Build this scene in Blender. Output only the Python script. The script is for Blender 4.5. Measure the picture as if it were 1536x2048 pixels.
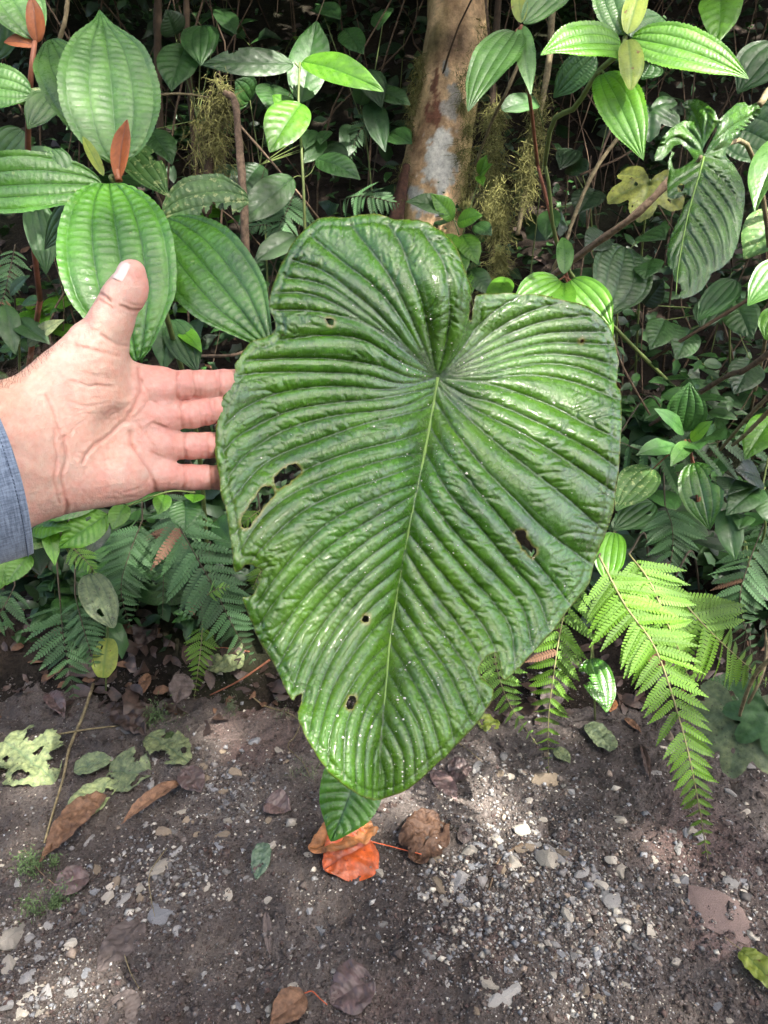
import bpy, math, random
import numpy as np
from mathutils import Matrix, Vector

random.seed(7); RNG = np.random.default_rng(11)
SC = bpy.context.scene
for o in list(bpy.data.objects): bpy.data.objects.remove(o)
COL = SC.collection

# ---------------------------------------------------------------- camera
F, CX, CY = 1420.0, 768.0, 1024.0          # focal length and centre in photo pixels
PITCH = math.radians(25.0); CAM = np.array([0.0, 0.0, 1.5])
cd = bpy.data.cameras.new('camera'); cam = bpy.data.objects.new('camera', cd); COL.objects.link(cam)
cam.location = CAM; cam.rotation_euler = (math.radians(90) - PITCH, 0, 0)
cd.sensor_fit = 'HORIZONTAL'; cd.sensor_width = 36.0; cd.lens = 36.0 * F / 1536.0
cd.clip_start = 0.02; cd.clip_end = 400.0
SC.camera = cam
# ---------------------------------------------------------------- light
SUN = np.array([0.42, -0.50, 1.0]); SUN /= np.linalg.norm(SUN)      # towards the sun
w = bpy.data.worlds.new('World'); SC.world = w; w.use_nodes = True
nt = w.node_tree; nt.nodes.clear()
wo = nt.nodes.new('ShaderNodeOutputWorld'); bg = nt.nodes.new('ShaderNodeBackground'); sk = nt.nodes.new('ShaderNodeTexSky')
sk.sky_type = 'NISHITA'; sk.sun_disc = False
sk.sun_elevation = math.asin(SUN[2]); sk.sun_rotation = math.atan2(SUN[0], SUN[1])
sk.air_density = 0.8; sk.dust_density = 5.0; sk.ozone_density = 0.6
nt.links.new(sk.outputs[0], bg.inputs[0]); nt.links.new(bg.outputs[0], wo.inputs[0])
bg.inputs[1].default_value = 0.15
sl = bpy.data.lights.new('sun', 'SUN'); sl.energy = 4.2; sl.angle = math.radians(0.6); sl.color = (1.0, 0.95, 0.86)
so = bpy.data.objects.new('sun', sl); COL.objects.link(so)
so.rotation_euler = Vector(SUN).to_track_quat('Z', 'Y').to_euler(); so.location = (3, -4, 8)
vs = SC.view_settings; vs.view_transform = 'Standard'; vs.look = 'None'; vs.gamma = 1.0; vs.exposure = 2.58
vs.use_curve_mapping = False
SC.cycles.max_bounces = 5; SC.cycles.diffuse_bounces = 2; SC.cycles.use_adaptive_sampling = True; SC.cycles.adaptive_threshold = 0.02; SC.cycles.transmission_bounces = 4; SC.cycles.transparent_max_bounces = 4

# ---------------------------------------------------------------- geometry helpers
FWD = np.array([0, math.cos(PITCH), -math.sin(PITCH)]); UPV = np.array([0, math.sin(PITCH), math.cos(PITCH)]); RGT = np.array([1.0, 0, 0])
def P(px, py, d):
    """world point that stands d metres deep along the lens axis at photo position px, py"""
    px = np.asarray(px, float); py = np.asarray(py, float); d = np.asarray(d, float)
    return CAM + (RGT * ((px - CX) / F)[..., None] + UPV * (-(py - CY) / F)[..., None] + FWD) * d[..., None]
def proj(Q):
    R = np.asarray(Q, float) - CAM
    d = R @ FWD
    return CX + F * (R @ RGT) / d, CY - F * (R @ UPV) / d
def hsh(ix, iy, iz, s):
    h = (ix.astype(np.int64) * 374761393 + iy.astype(np.int64) * 668265263 + iz.astype(np.int64) * 2147483647 + s * 1274126177) & 0xffffffff
    h = ((h ^ (h >> 13)) * 1274126177) & 0xffffffff
    h = ((h ^ (h >> 16)) * 2246822519) & 0xffffffff
    return ((h ^ (h >> 15)) & 0xffffff) / float(0xffffff)
def vnoise(Q, s=0):
    Q = np.asarray(Q, float); i = np.floor(Q).astype(np.int64); f = Q - i; f = f * f * (3 - 2 * f)
    r = 0
    for a in (0, 1):
        for b in (0, 1):
            for c in (0, 1):
                wgt = (f[..., 0] if a else 1 - f[..., 0]) * (f[..., 1] if b else 1 - f[..., 1]) * (f[..., 2] if c else 1 - f[..., 2])
                r = r + wgt * hsh(i[..., 0] + a, i[..., 1] + b, i[..., 2] + c, s)
    return r
def fbm(Q, s=0, o=4):
    Q = np.asarray(Q, float); r = 0; a = 0.5; t = 0
    for k in range(o):
        r = r + a * vnoise(Q * (2 ** k), s + k); t += a; a *= 0.5
    return r / t
def xyz(x, y, z=0.0):
    x, y = np.broadcast_arrays(np.asarray(x, float), np.asarray(y, float))
    return np.stack([x, y, np.broadcast_to(np.asarray(z, float), x.shape)], -1)
def unit(v): v = np.asarray(v, float); return v / (np.linalg.norm(v, axis=-1, keepdims=True) + 1e-12)

def mesh(name, V, Fc, mats=(), attrs=None, cols=None, smooth=True, uv=None):
    """V n x 3; Fc a list of faces or an n x k index array"""
    me = bpy.data.meshes.new(name); V = np.asarray(V, np.float32)
    if isinstance(Fc, np.ndarray):
        n, k = Fc.shape
        me.vertices.add(len(V)); me.vertices.foreach_set('co', V.ravel())
        me.loops.add(n * k); me.loops.foreach_set('vertex_index', Fc.astype(np.int32).ravel())
        me.polygons.add(n); me.polygons.foreach_set('loop_start', np.arange(0, n * k, k, dtype=np.int32))
    else:
        me.from_pydata([tuple(v) for v in V], [], [tuple(f) for f in Fc])
    me.update(calc_edges=True)
    if smooth: me.polygons.foreach_set('use_smooth', np.ones(len(me.polygons), bool))
    for k_, a in (attrs or {}).items():
        me.attributes.new(k_, 'FLOAT', 'POINT').data.foreach_set('value', np.asarray(a, np.float32).ravel())
    for k_, a in (cols or {}).items():
        c = np.ones((len(V), 4), np.float32); c[:, :3] = a
        me.attributes.new(k_, 'FLOAT_COLOR', 'POINT').data.foreach_set('color', c.ravel())
    for m in (mats if isinstance(mats, (list, tuple)) else [mats]): me.materials.append(m)
    me.validate()
    return me
ORG = {}
def tag(o, label=None, cat=None, group=None, kind=None):
    if label: o['label'] = label
    if cat: o['category'] = cat
    if group: o['group'] = group
    if kind: o['kind'] = kind
    return o
def thing(name, label, cat, base, group=None):
    o = bpy.data.objects.new(name, None); COL.objects.link(o); o.location = base; o.empty_display_size = 0.02
    ORG[o.name] = np.array(base, float)
    return tag(o, label, cat, group)
def add(name, me, parent=None, M=None):
    """link a mesh object; M is its world matrix, parents carry translations only"""
    o = bpy.data.objects.new(name, me); COL.objects.link(o)
    po = ORG[parent.name] if parent is not None else np.zeros(3)
    if parent is not None: o.parent = parent
    if M is None: o.location = -po; ORG[o.name] = np.zeros(3)
    else:
        M = Matrix.Translation(Vector(-po)) @ M; o.matrix_basis = M; ORG[o.name] = np.array(M.translation) + po
    return o
def struct(name, me): return tag(add(name, me), kind='structure')

def tube(pts, radii, n=8, cap=True, seed=None, rough=0.0):
    pts = np.asarray(pts, float); m = len(pts); radii = np.broadcast_to(np.asarray(radii, float), (m,))
    t = np.gradient(pts, axis=0); t = unit(t)
    a = np.array([0.13, 0.2, 0.97]); a = a if abs(t[0] @ a) < 0.9 else np.array([1.0, 0.1, 0])
    x = unit(np.cross(t, a)); y = np.cross(t, x)
    th = np.arange(n) / n * 2 * math.pi
    r = radii[:, None] * np.ones(n)
    if rough: r = r * (1 + rough * (RNG.random((m, n)) - 0.5) * 2)
    V = pts[:, None, :] + r[..., None] * (np.cos(th)[None, :, None] * x[:, None, :] + np.sin(th)[None, :, None] * y[:, None, :])
    V = V.reshape(-1, 3)
    i = np.arange(m - 1)[:, None] * n + np.arange(n)[None]; j = np.arange(m - 1)[:, None] * n + (np.arange(n)[None] + 1) % n
    Fq = np.stack([i, j, j + n, i + n], -1).reshape(-1, 4)
    if cap:
        V = np.vstack([V, pts[0], pts[-1]]); b = m * n
        k = np.arange(n); k2 = (k + 1) % n
        Fq = np.vstack([Fq, np.stack([k2, k, np.full(n, b), np.full(n, b)], -1), np.stack([k + (m - 1) * n, k2 + (m - 1) * n, np.full(n, b + 1), np.full(n, b + 1)], -1)])
    return V, Fq
def quads_to_faces(Fq):
    return [tuple(dict.fromkeys(int(i) for i in f)) for f in Fq]
def spline(pts, m=16):
    """Catmull-Rom through the points"""
    p = np.asarray(pts, float); n = len(p)
    if n == 2: return p[0] + (p[1] - p[0]) * np.linspace(0, 1, m)[:, None]
    q = np.vstack([2 * p[0] - p[1], p, 2 * p[-1] - p[-2]])
    s = np.linspace(0, n - 1, m); k = np.minimum(s.astype(int), n - 2); f = (s - k)[:, None]
    a, b, c, d = q[k], q[k + 1], q[k + 2], q[k + 3]
    return 0.5 * (2 * b + (c - a) * f + (2 * a - 5 * b + 4 * c - d) * f ** 2 + (3 * b - a - 3 * c + d) * f ** 3)
def tubes_mesh(name, lines, mats, n=7, rough=0.05):
    Vs, Fs, o = [], [], 0
    for pts, r in lines:
        V, Fq = tube(pts, r, n, rough=rough); Vs.append(V); Fs += [tuple(i + o for i in f) for f in quads_to_faces(Fq)]; o += len(V)
    return mesh(name, np.vstack(Vs), Fs, mats)
def pxline(pts, m=16): return spline([P(*p) for p in pts], m)

# ---------------------------------------------------------------- materials
def new_mat(name):
    m = bpy.data.materials.new(name); m.use_nodes = True; n = m.node_tree.nodes
    return m, m.node_tree, n['Principled BSDF'], n['Material Output']
def N(t, typ, **kw):
    n = t.nodes.new(typ)
    for k, v in kw.items():
        if k.startswith('i_'): n.inputs[k[2:].replace('_', ' ')].default_value = v
        else: setattr(n, k, v)
    return n
def mixc(t, fac, a, b, blend='MIX'):
    n = t.nodes.new('ShaderNodeMix'); n.data_type = 'RGBA'; n.blend_type = blend
    for s, v in ((n.inputs[0], fac), (n.inputs[6], a), (n.inputs[7], b)):
        if hasattr(v, 'default_value') or hasattr(v, 'is_linked'): t.links.new(v, s)
        elif isinstance(v, tuple): s.default_value = (*v[:3], 1)
        else: s.default_value = v
    return n.outputs[2]
def ramp(t, src, p0, p1, c0=(0, 0, 0), c1=(1, 1, 1)):
    r = t.nodes.new('ShaderNodeValToRGB'); r.color_ramp.elements[0].position = p0; r.color_ramp.elements[1].position = p1
    r.color_ramp.elements[0].color = (*c0, 1); r.color_ramp.elements[1].color = (*c1, 1)
    t.links.new(src, r.inputs[0]); return r.outputs[0]
def bump(t, b, h, strength, dist=0.002):
    n = N(t, 'ShaderNodeBump'); n.inputs['Strength'].default_value = strength; n.inputs['Distance'].default_value = dist
    t.links.new(h, n.inputs['Height']); t.links.new(n.outputs[0], b.inputs['Normal']); return n

def leaf_mat(name, base, vein, rough=0.4, trans=0.25, mottle=0.35, spots=0.0, spot_col=(0.45, 0.42, 0.2), spec=0.5, scale=40.0, coat=0.0, vary=0.25, fine=0.4, simple=False):
    m, t, b, out = new_mat(name)
    if simple:                                   # far or out of view: no grain to see
        b.inputs['Base Color'].default_value = (*base, 1); b.inputs['Roughness'].default_value = rough
        tr = N(t, 'ShaderNodeBsdfTranslucent'); tr.inputs['Color'].default_value = (base[0] * 2, base[1] * 1.9, base[2] * 1.5, 1); mx = N(t, 'ShaderNodeMixShader'); mx.inputs[0].default_value = trans
        t.links.new(b.outputs[0], mx.inputs[1]); t.links.new(tr.outputs[0], mx.inputs[2]); t.links.new(mx.outputs[0], out.inputs[0]); return m
    tc = N(t, 'ShaderNodeTexCoord')
    at = N(t, 'ShaderNodeAttribute', attribute_name='vein')
    n1 = N(t, 'ShaderNodeTexNoise', i_Scale=scale, i_Detail=5.0, i_Roughness=0.62); t.links.new(tc.outputs['Object'], n1.inputs['Vector'])
    oi = N(t, 'ShaderNodeObjectInfo')
    dark = tuple(c * (1 - mottle) for c in base); lite = (min(1, base[0] * (1 + mottle * 1.5)), min(1, base[1] * (1 + mottle * 0.9)), base[2] * (1 + mottle * 0.4))
    c = mixc(t, ramp(t, n1.outputs['Fac'], 0.32, 0.7), dark, lite)
    c = mixc(t, at.outputs['Fac'], c, vein)
    if spots > 0:
        n2 = N(t, 'ShaderNodeTexNoise', i_Scale=scale * 2.6, i_Detail=3.0, i_Roughness=0.6); t.links.new(tc.outputs['Object'], n2.inputs['Vector'])
        c = mixc(t, ramp(t, n2.outputs['Fac'], 0.72 - 0.2 * spots, 0.76 - 0.17 * spots), c, spot_col)
    hsv = N(t, 'ShaderNodeHueSaturation'); t.links.new(c, hsv.inputs['Color'])
    mr = N(t, 'ShaderNodeMapRange'); mr.inputs['To Min'].default_value = 1 - vary; mr.inputs['To Max'].default_value = 1 + vary
    t.links.new(oi.outputs['Random'], mr.inputs['Value']); t.links.new(mr.outputs[0], hsv.inputs['Value'])
    t.links.new(hsv.outputs[0], b.inputs['Base Color'])
    b.inputs['Roughness'].default_value = rough; b.inputs['Specular IOR Level'].default_value = spec
    if coat:
        b.inputs['Coat Weight'].default_value = coat; b.inputs['Coat Roughness'].default_value = 0.12
    n3 = N(t, 'ShaderNodeTexNoise', i_Scale=scale * 7, i_Detail=4.0, i_Roughness=0.65); t.links.new(tc.outputs['Object'], n3.inputs['Vector'])
    rr = N(t, 'ShaderNodeMapRange'); rr.inputs['To Min'].default_value = rough * 0.6; rr.inputs['To Max'].default_value = min(1, rough * 1.6)
    n4 = N(t, 'ShaderNodeTexNoise', i_Scale=scale * 2.2, i_Detail=6.0, i_Roughness=0.7); t.links.new(tc.outputs['Object'], n4.inputs['Vector'])
    t.links.new(ramp(t, n4.outputs['Fac'], 0.34, 0.66), rr.inputs['Value']); t.links.new(rr.outputs[0], b.inputs['Roughness'])
    bump(t, b, n3.outputs['Fac'], fine, 0.002)
    if trans:
        tr = N(t, 'ShaderNodeBsdfTranslucent'); mx = N(t, 'ShaderNodeMixShader'); mx.inputs[0].default_value = trans
        hs2 = N(t, 'ShaderNodeHueSaturation'); hs2.inputs['Value'].default_value = 1.9; hs2.inputs['Hue'].default_value = 0.485; t.links.new(hsv.outputs[0], hs2.inputs['Color'])
        t.links.new(hs2.outputs[0], tr.inputs['Color']); t.links.new(b.outputs[0], mx.inputs[1]); t.links.new(tr.outputs[0], mx.inputs[2]); t.links.new(mx.outputs[0], out.inputs[0])
    return m
def hero_mat(*a, **k):
    m = leaf_mat(*a, **k); t = m.node_tree; b = t.nodes['Principled BSDF']
    tc = N(t, 'ShaderNodeTexCoord'); at = N(t, 'ShaderNodeAttribute', attribute_name='scar')
    n5 = N(t, 'ShaderNodeTexNoise', i_Scale=9.0, i_Detail=3.0); t.links.new(tc.outputs['Object'], n5.inputs['Vector'])
    src = b.inputs['Base Color'].links[0].from_socket
    c = mixc(t, ramp(t, n5.outputs['Fac'], 0.42, 0.68), src, mixc(t, 1.0, src, (1.45, 1.12, 0.8), 'MULTIPLY'))
    n6 = N(t, 'ShaderNodeTexNoise', i_Scale=420.0, i_Detail=2.0); t.links.new(tc.outputs['Object'], n6.inputs['Vector'])
    c = mixc(t, ramp(t, n6.outputs['Fac'], 0.69, 0.73), c, (0.20, 0.24, 0.12))
    t.links.new(mixc(t, at.outputs['Fac'], c, (0.22, 0.20, 0.055)), b.inputs['Base Color'])
    bn = b.inputs['Normal'].links[0].from_node
    al = N(t, 'ShaderNodeAttribute', attribute_name='along'); ac = N(t, 'ShaderNodeAttribute', attribute_name='across'); cb = N(t, 'ShaderNodeCombineXYZ')
    t.links.new(al.outputs['Fac'], cb.inputs[0]); t.links.new(ac.outputs['Fac'], cb.inputs[1])
    wr = N(t, 'ShaderNodeTexNoise', i_Scale=1.0, i_Detail=3.0, i_Roughness=0.55); t.links.new(cb.outputs[0], wr.inputs['Vector'])       # fine wrinkles running across the ribs
    vo = N(t, 'ShaderNodeTexVoronoi', i_Scale=260.0); vo.feature = 'SMOOTH_F1'; t.links.new(tc.outputs['Object'], vo.inputs['Vector'])
    for src_, st_, inv in ((vo.outputs['Distance'], 0.22, True), (wr.outputs['Fac'], 0.5, False)):
        b2 = N(t, 'ShaderNodeBump'); b2.invert = inv; b2.inputs['Strength'].default_value = st_; b2.inputs['Distance'].default_value = 0.0022
        t.links.new(src_, b2.inputs['Height']); t.links.new(bn.outputs[0], b2.inputs['Normal']); t.links.new(b2.outputs[0], b.inputs['Normal']); bn = b2
    return m
def col_mat(name, rough=0.8, spec=0.3, noise=60.0, amount=0.35, bstr=0.4, bdist=0.003, attr='Col', sss=0.0):
    """colour from the mesh's own colour attribute, with noise grain and relief"""
    m, t, b, out = new_mat(name)
    a = N(t, 'ShaderNodeAttribute', attribute_name=attr); tc = N(t, 'ShaderNodeTexCoord')
    n1 = N(t, 'ShaderNodeTexNoise', i_Scale=noise, i_Detail=8.0, i_Roughness=0.7); t.links.new(tc.outputs['Object'], n1.inputs['Vector'])
    g = ramp(t, n1.outputs['Fac'], 0.3, 0.72, (1 - amount,) * 3, (1 + amount,) * 3)
    t.links.new(mixc(t, 1.0, a.outputs['Color'], g, 'MULTIPLY'), b.inputs['Base Color'])
    b.inputs['Roughness'].default_value = rough; b.inputs['Specular IOR Level'].default_value = spec
    bump(t, b, n1.outputs['Fac'], bstr, bdist)
    return m
def plain_mat(name, c, rough=0.7, noise=80.0, amount=0.4, bstr=0.4, c2=None, vary=0.2, spec=0.3):
    m, t, b, out = new_mat(name); tc = N(t, 'ShaderNodeTexCoord')
    n1 = N(t, 'ShaderNodeTexNoise', i_Scale=noise, i_Detail=7.0, i_Roughness=0.68); t.links.new(tc.outputs['Object'], n1.inputs['Vector'])
    c2 = c2 or tuple(v * (1 - amount) for v in c)
    cc = mixc(t, ramp(t, n1.outputs['Fac'], 0.34, 0.68), c2, c)
    oi = N(t, 'ShaderNodeObjectInfo'); hsv = N(t, 'ShaderNodeHueSaturation'); mr = N(t, 'ShaderNodeMapRange')
    mr.inputs['To Min'].default_value = 1 - vary; mr.inputs['To Max'].default_value = 1 + vary
    t.links.new(oi.outputs['Random'], mr.inputs['Value']); t.links.new(mr.outputs[0], hsv.inputs['Value']); t.links.new(cc, hsv.inputs['Color'])
    t.links.new(hsv.outputs[0], b.inputs['Base Color']); b.inputs['Roughness'].default_value = rough; b.inputs['Specular IOR Level'].default_value = spec
    bump(t, b, n1.outputs['Fac'], bstr, 0.002); return m

M_HERO = hero_mat('giant_leaf_green', (0.045, 0.160, 0.010), (0.012, 0.048, 0.005), rough=0.22, trans=0.18, mottle=0.38, scale=30, spec=0.6, coat=0.42, vary=0.0, fine=0.30)
M_MID = plain_mat('midrib_green', (0.20, 0.33, 0.07), 0.4, 60, 0.25, 0.2, vary=0)
M_MEL = leaf_mat('broad_leaf_green', (0.050, 0.165, 0.018), (0.018, 0.075, 0.010), rough=0.27, trans=0.22, scale=34, spec=0.5, spots=0.22, spot_col=(0.14, 0.21, 0.05), coat=0.15)
M_PALE = leaf_mat('pale_leaf_green', (0.064, 0.165, 0.040), (0.042, 0.112, 0.026), rough=0.32, trans=0.28, scale=34, mottle=0.34, spots=0.2, spot_col=(0.035, 0.10, 0.02))
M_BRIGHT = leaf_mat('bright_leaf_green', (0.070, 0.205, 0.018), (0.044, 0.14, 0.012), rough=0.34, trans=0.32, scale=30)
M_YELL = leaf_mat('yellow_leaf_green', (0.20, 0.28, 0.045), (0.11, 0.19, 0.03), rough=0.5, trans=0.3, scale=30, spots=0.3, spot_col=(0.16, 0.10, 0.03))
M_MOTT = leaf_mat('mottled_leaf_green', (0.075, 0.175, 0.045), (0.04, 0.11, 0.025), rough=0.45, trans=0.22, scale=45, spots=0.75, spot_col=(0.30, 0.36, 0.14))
M_DARK = leaf_mat('shade_leaf_green', (0.024, 0.080, 0.017), (0.017, 0.058, 0.012), rough=0.45, trans=0.18, scale=30)  # darker copy of bright_leaf_green, with shade put into the colour
M_DEEP = leaf_mat('deep_shade_leaf', (0.010, 0.032, 0.009), (0.015, 0.042, 0.013), rough=0.42, trans=0.12, scale=30, vary=0.45)  # darker still: deep background shade put into the leaf colour
M_GLOSS = leaf_mat('glossy_dark_leaf', (0.018, 0.070, 0.014), (0.03, 0.10, 0.02), rough=0.22, trans=0.12, scale=40, coat=0.4, spec=0.6)
M_ORANGE = leaf_mat('young_orange_leaf', (0.25, 0.085, 0.028), (0.13, 0.035, 0.015), rough=0.5, trans=0.2, scale=40)
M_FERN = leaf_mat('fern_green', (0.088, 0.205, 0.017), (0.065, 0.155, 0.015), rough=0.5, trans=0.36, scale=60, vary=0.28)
M_FERND = leaf_mat('shade_fern_green', (0.045, 0.115, 0.045), (0.035, 0.09, 0.03), rough=0.6, trans=0.2, scale=60, vary=0.35)  # shaded counterpart of fern_green, dimmed in the colour itself
M_YELLD = leaf_mat('dim_yellow_leaf', (0.10, 0.13, 0.025), (0.06, 0.09, 0.02), rough=0.6, trans=0.2, scale=45, mottle=0.5, spots=0.5, spot_col=(0.05, 0.04, 0.015))
M_STEM = plain_mat('green_stem', (0.13, 0.17, 0.05), 0.6, 50, 0.4)
M_REDST = plain_mat('reddish_stem', (0.20, 0.075, 0.04), 0.6, 60, 0.4)
M_BROWNST = plain_mat('brown_twig', (0.21, 0.145, 0.095), 0.85, 90, 0.55, 1.0, c2=(0.06, 0.04, 0.026))
M_DKST = plain_mat('dark_root', (0.075, 0.05, 0.03), 0.9, 40, 0.5, 0.8)
M_TAN = plain_mat('tan_vine', (0.25, 0.205, 0.115), 0.8, 80, 0.5, 0.8, c2=(0.09, 0.07, 0.035))
M_MOSS = plain_mat('moss_yellow_green', (0.25, 0.245, 0.08), 0.95, 45, 0.6, 0.3, c2=(0.055, 0.055, 0.02))
M_DRY = plain_mat('dry_brown_leaf', (0.20, 0.11, 0.062), 0.7, 60, 0.5, 0.6, c2=(0.07, 0.038, 0.024))
M_DRYD = plain_mat('dark_brown_leaf', (0.075, 0.045, 0.034), 0.55, 60, 0.5, 0.5, c2=(0.022, 0.015, 0.012), spec=0.5)
M_DRYP = plain_mat('purple_brown_leaf', (0.115, 0.072, 0.070), 0.5, 40, 0.4, 0.4, c2=(0.055, 0.042, 0.036), spec=0.5)
M_DRYG = plain_mat('grey_brown_leaf', (0.135, 0.108, 0.098), 0.65, 40, 0.4, 0.4, c2=(0.055, 0.042, 0.036))
M_ROT = leaf_mat('rotting_green_leaf', (0.16, 0.225, 0.115), (0.10, 0.15, 0.07), rough=0.8, trans=0.1, scale=60, mottle=0.5, spots=0.45, spot_col=(0.07, 0.06, 0.04))
M_ROTD = leaf_mat('rotting_dark_leaf', (0.10, 0.15, 0.085), (0.07, 0.11, 0.06), rough=0.8, trans=0.05, scale=60, mottle=0.5, spots=0.5, spot_col=(0.05, 0.045, 0.035))
# ---------------------------------------------------------------- ground: path and bank
BY = np.array([0.0, 1.50, 1.74, 2.0, 2.45, 3.2, 4.5, 8.0, 16.0, 60.0]); BZ = np.array([-0.5, -0.10, 0.0, 0.16, 0.46, 1.05, 2.15, 4.7, 9.0, 14.0])
def path_z(X, Y):
    q = xyz(X, Y)
    return (fbm(q * 3.0, 3, 3) - 0.5) * 0.045 + (fbm(q * 14.0, 5, 3) - 0.5) * 0.040 + np.abs(fbm(q * 34.0, 9, 3) - 0.5) * 0.042 - 0.004 + (fbm(q * 95.0, 13, 2) - 0.5) * 0.009
def bank_z(X, Y):
    q = xyz(X, Y)
    return np.interp(Y + (fbm(q * 1.3, 21, 2) - 0.5) * 0.25, BY, BZ) + (fbm(q * 2.2, 23, 3) - 0.5) * 0.16 * np.clip((Y - 1.6) * 1.5, 0, 1) + (fbm(q * 14, 25, 3) - 0.5) * 0.05
def ground_z(X, Y): return np.maximum(path_z(X, Y), bank_z(X, Y))
def G(px, py, lift=0.0):
    """where the sight line through px, py meets the ground"""
    d = P(px, py, 1.0) - CAM; lo, hi, m = 0.4, 14.0, 60
    for _ in range(2):
        s = np.linspace(lo, hi, m); Q = CAM + d * s[:, None]; k = max(1, int(np.argmax(Q[:, 2] < ground_z(Q[:, 0], Q[:, 1])))); lo, hi = s[k - 1], s[k]
    q = Q[k]
    return np.array([q[0], q[1], float(ground_z(q[0], q[1])) + lift])
def grid_mesh(name, xs, ys, zf, mats, colf):
    X, Y = np.meshgrid(xs, ys, indexing='ij'); Z = zf(X, Y); V = np.stack([X, Y, Z], -1).reshape(-1, 3)
    nx, ny = X.shape; i = (np.arange(nx - 1)[:, None] * ny + np.arange(ny - 1)[None]).ravel()
    return mesh(name, V, np.stack([i, i + ny, i + ny + 1, i + 1], -1), mats, cols={'Col': colf(V)})
def axis(lo, hi, flo, fhi, step, far=14):
    a = [flo - (abs(flo - lo)) * (k / far) ** 2.2 for k in range(far, 0, -1)]; b = [fhi + (hi - fhi) * (k / far) ** 2.2 for k in range(1, far + 1)]
    return np.array(a + list(np.arange(flo, fhi, step)) + b)
def path_col(V):
    n = fbm(V * 5.0, 31, 4)[:, None]; n2 = fbm(V * 28.0, 33, 3)[:, None]; n3 = fbm(V * 2.4 + 7, 35, 3)[:, None]
    c = np.array([0.050, 0.039, 0.034]) + (np.array([0.125, 0.104, 0.092]) - np.array([0.050, 0.039, 0.034])) * np.clip(n * 1.7 - 0.45 + (n2 - 0.5) * 0.9, 0, 1)
    red = np.clip((n3 - 0.60) * 6, 0, 1); c = c * (1 - red) + red * np.array([0.115, 0.075, 0.066])
    px, py = proj(V)                     # two reddish slabs of rock worn flush with the path
    for (cx, cy, rx, ry) in ((1435, 1850, 74, 62), (985, 1890, 40, 60), (250, 1850, 60, 34), (1140, 1690, 26, 34)):
        e = ((px - cx) / rx) ** 2 + ((py - cy) / ry) ** 2 + (fbm(V * 14, 41, 4) - 0.5) * 4.5
        k = np.clip((0.9 - e) * 1.6, 0, 1)[:, None] * (0.75 if cx > 1400 else 0.35); c = c * (1 - k) + k * np.array([0.24, 0.16, 0.138])
    return c
def bank_col(V):
    n = fbm(V * 6.0, 37, 4)[:, None]; n2 = fbm(V * 2.0, 39, 3)[:, None]
    c = np.array([0.009, 0.007, 0.005]) + np.array([0.030, 0.021, 0.015]) * np.clip(n * 2 - 0.6, 0, 1)
    g = np.clip((n2 - 0.5) * 5, 0, 1) * 0.7; return c * (1 - g) + g * np.array([0.018, 0.025, 0.009])
M_PATH = col_mat('gritty_mud', 0.52, 0.5, 150.0, 0.75, 1.0, 0.010)
M_BANK = col_mat('dark_humus', 0.9, 0.2, 70.0, 0.6, 0.9, 0.02)  # soil colour lowered further so the bank's shaded gaps look near black
PATH = struct('path', grid_mesh('path', axis(-60, 60, -1.25, 1.25, 0.0085), axis(-60, 2.3, 0.55, 1.98, 0.0085, 10), path_z, M_PATH, path_col))
BANK = struct('bank', grid_mesh('bank', axis(-60, 60, -2.6, 2.6, 0.045), axis(0.9, 60, 1.52, 6.2, 0.045, 10), bank_z, M_BANK, bank_col))

# ---------------------------------------------------------------- stones pressed into the path
def stone_proto(s, flat):
    import bmesh
    bm = bmesh.new(); bmesh.ops.create_icosphere(bm, subdivisions=2, radius=1.0)
    r = np.random.default_rng(s); nr = unit(r.normal(size=(13, 3))); dd = r.uniform(0.42, 0.78, 13)
    for v in bm.verts:
        c = np.array(v.co)
        for a, d in zip(nr, dd):                    # knock facets off
            k = c @ a - d
            if k > 0: c = c - a * k
        c = c * np.array([1.0, r.uniform(0.96, 1.04), flat]); v.co = c * (1 + (r.random() - 0.5) * 0.05)
    bmesh.ops.remove_doubles(bm, verts=bm.verts, dist=0.10)
    me = bpy.data.meshes.new('stone'); bm.to_mesh(me); bm.free(); return me
STONE_M = [plain_mat('grey_stone', (0.34, 0.335, 0.32), 0.8, 70, 0.5, 0.8, c2=(0.115, 0.105, 0.098), vary=0.35), plain_mat('bluish_stone', (0.26, 0.27, 0.285), 0.75, 70, 0.5, 0.8, c2=(0.10, 0.098, 0.10), vary=0.35),
           plain_mat('cream_stone', (0.50, 0.46, 0.39), 0.8, 70, 0.45, 0.8, c2=(0.20, 0.175, 0.14), vary=0.3), plain_mat('tan_stone', (0.27, 0.215, 0.155), 0.85, 60, 0.5, 0.8, c2=(0.12, 0.095, 0.07), vary=0.3)]
PROTO = []
for k in range(16):
    me = stone_proto(100 + k, [0.42, 0.55, 0.7, 0.5][k % 4]); me.materials.append(STONE_M[[0, 1, 2, 0, 1, 0, 2, 3][k % 8]]); PROTO.append(me)
def put_stone(px, py, rpx, k=None, el=None, ang=None):
    rpx = rpx * 1.22
    q = G(px, py); d = (q - CAM) @ FWD; r = rpx * d / F
    k = RNG.integers(16) if k is None else k
    sx, sy = (el or RNG.uniform(0.7, 1.0)), RNG.uniform(1.0, 1.35)
    Mx = Matrix.Translation(Vector(q + np.array([0, 0, -0.20 * r]))) @ Matrix.Rotation(RNG.uniform(0, 6.3) if ang is None else ang, 4, 'Z') @ Matrix.Rotation(RNG.uniform(-.25, .25), 4, 'X') @ Matrix.Diagonal((r * sx, r * sy, r * RNG.uniform(0.75, 1.1), 1))
    return add('stone', PROTO[k], PATH, Mx)
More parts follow.
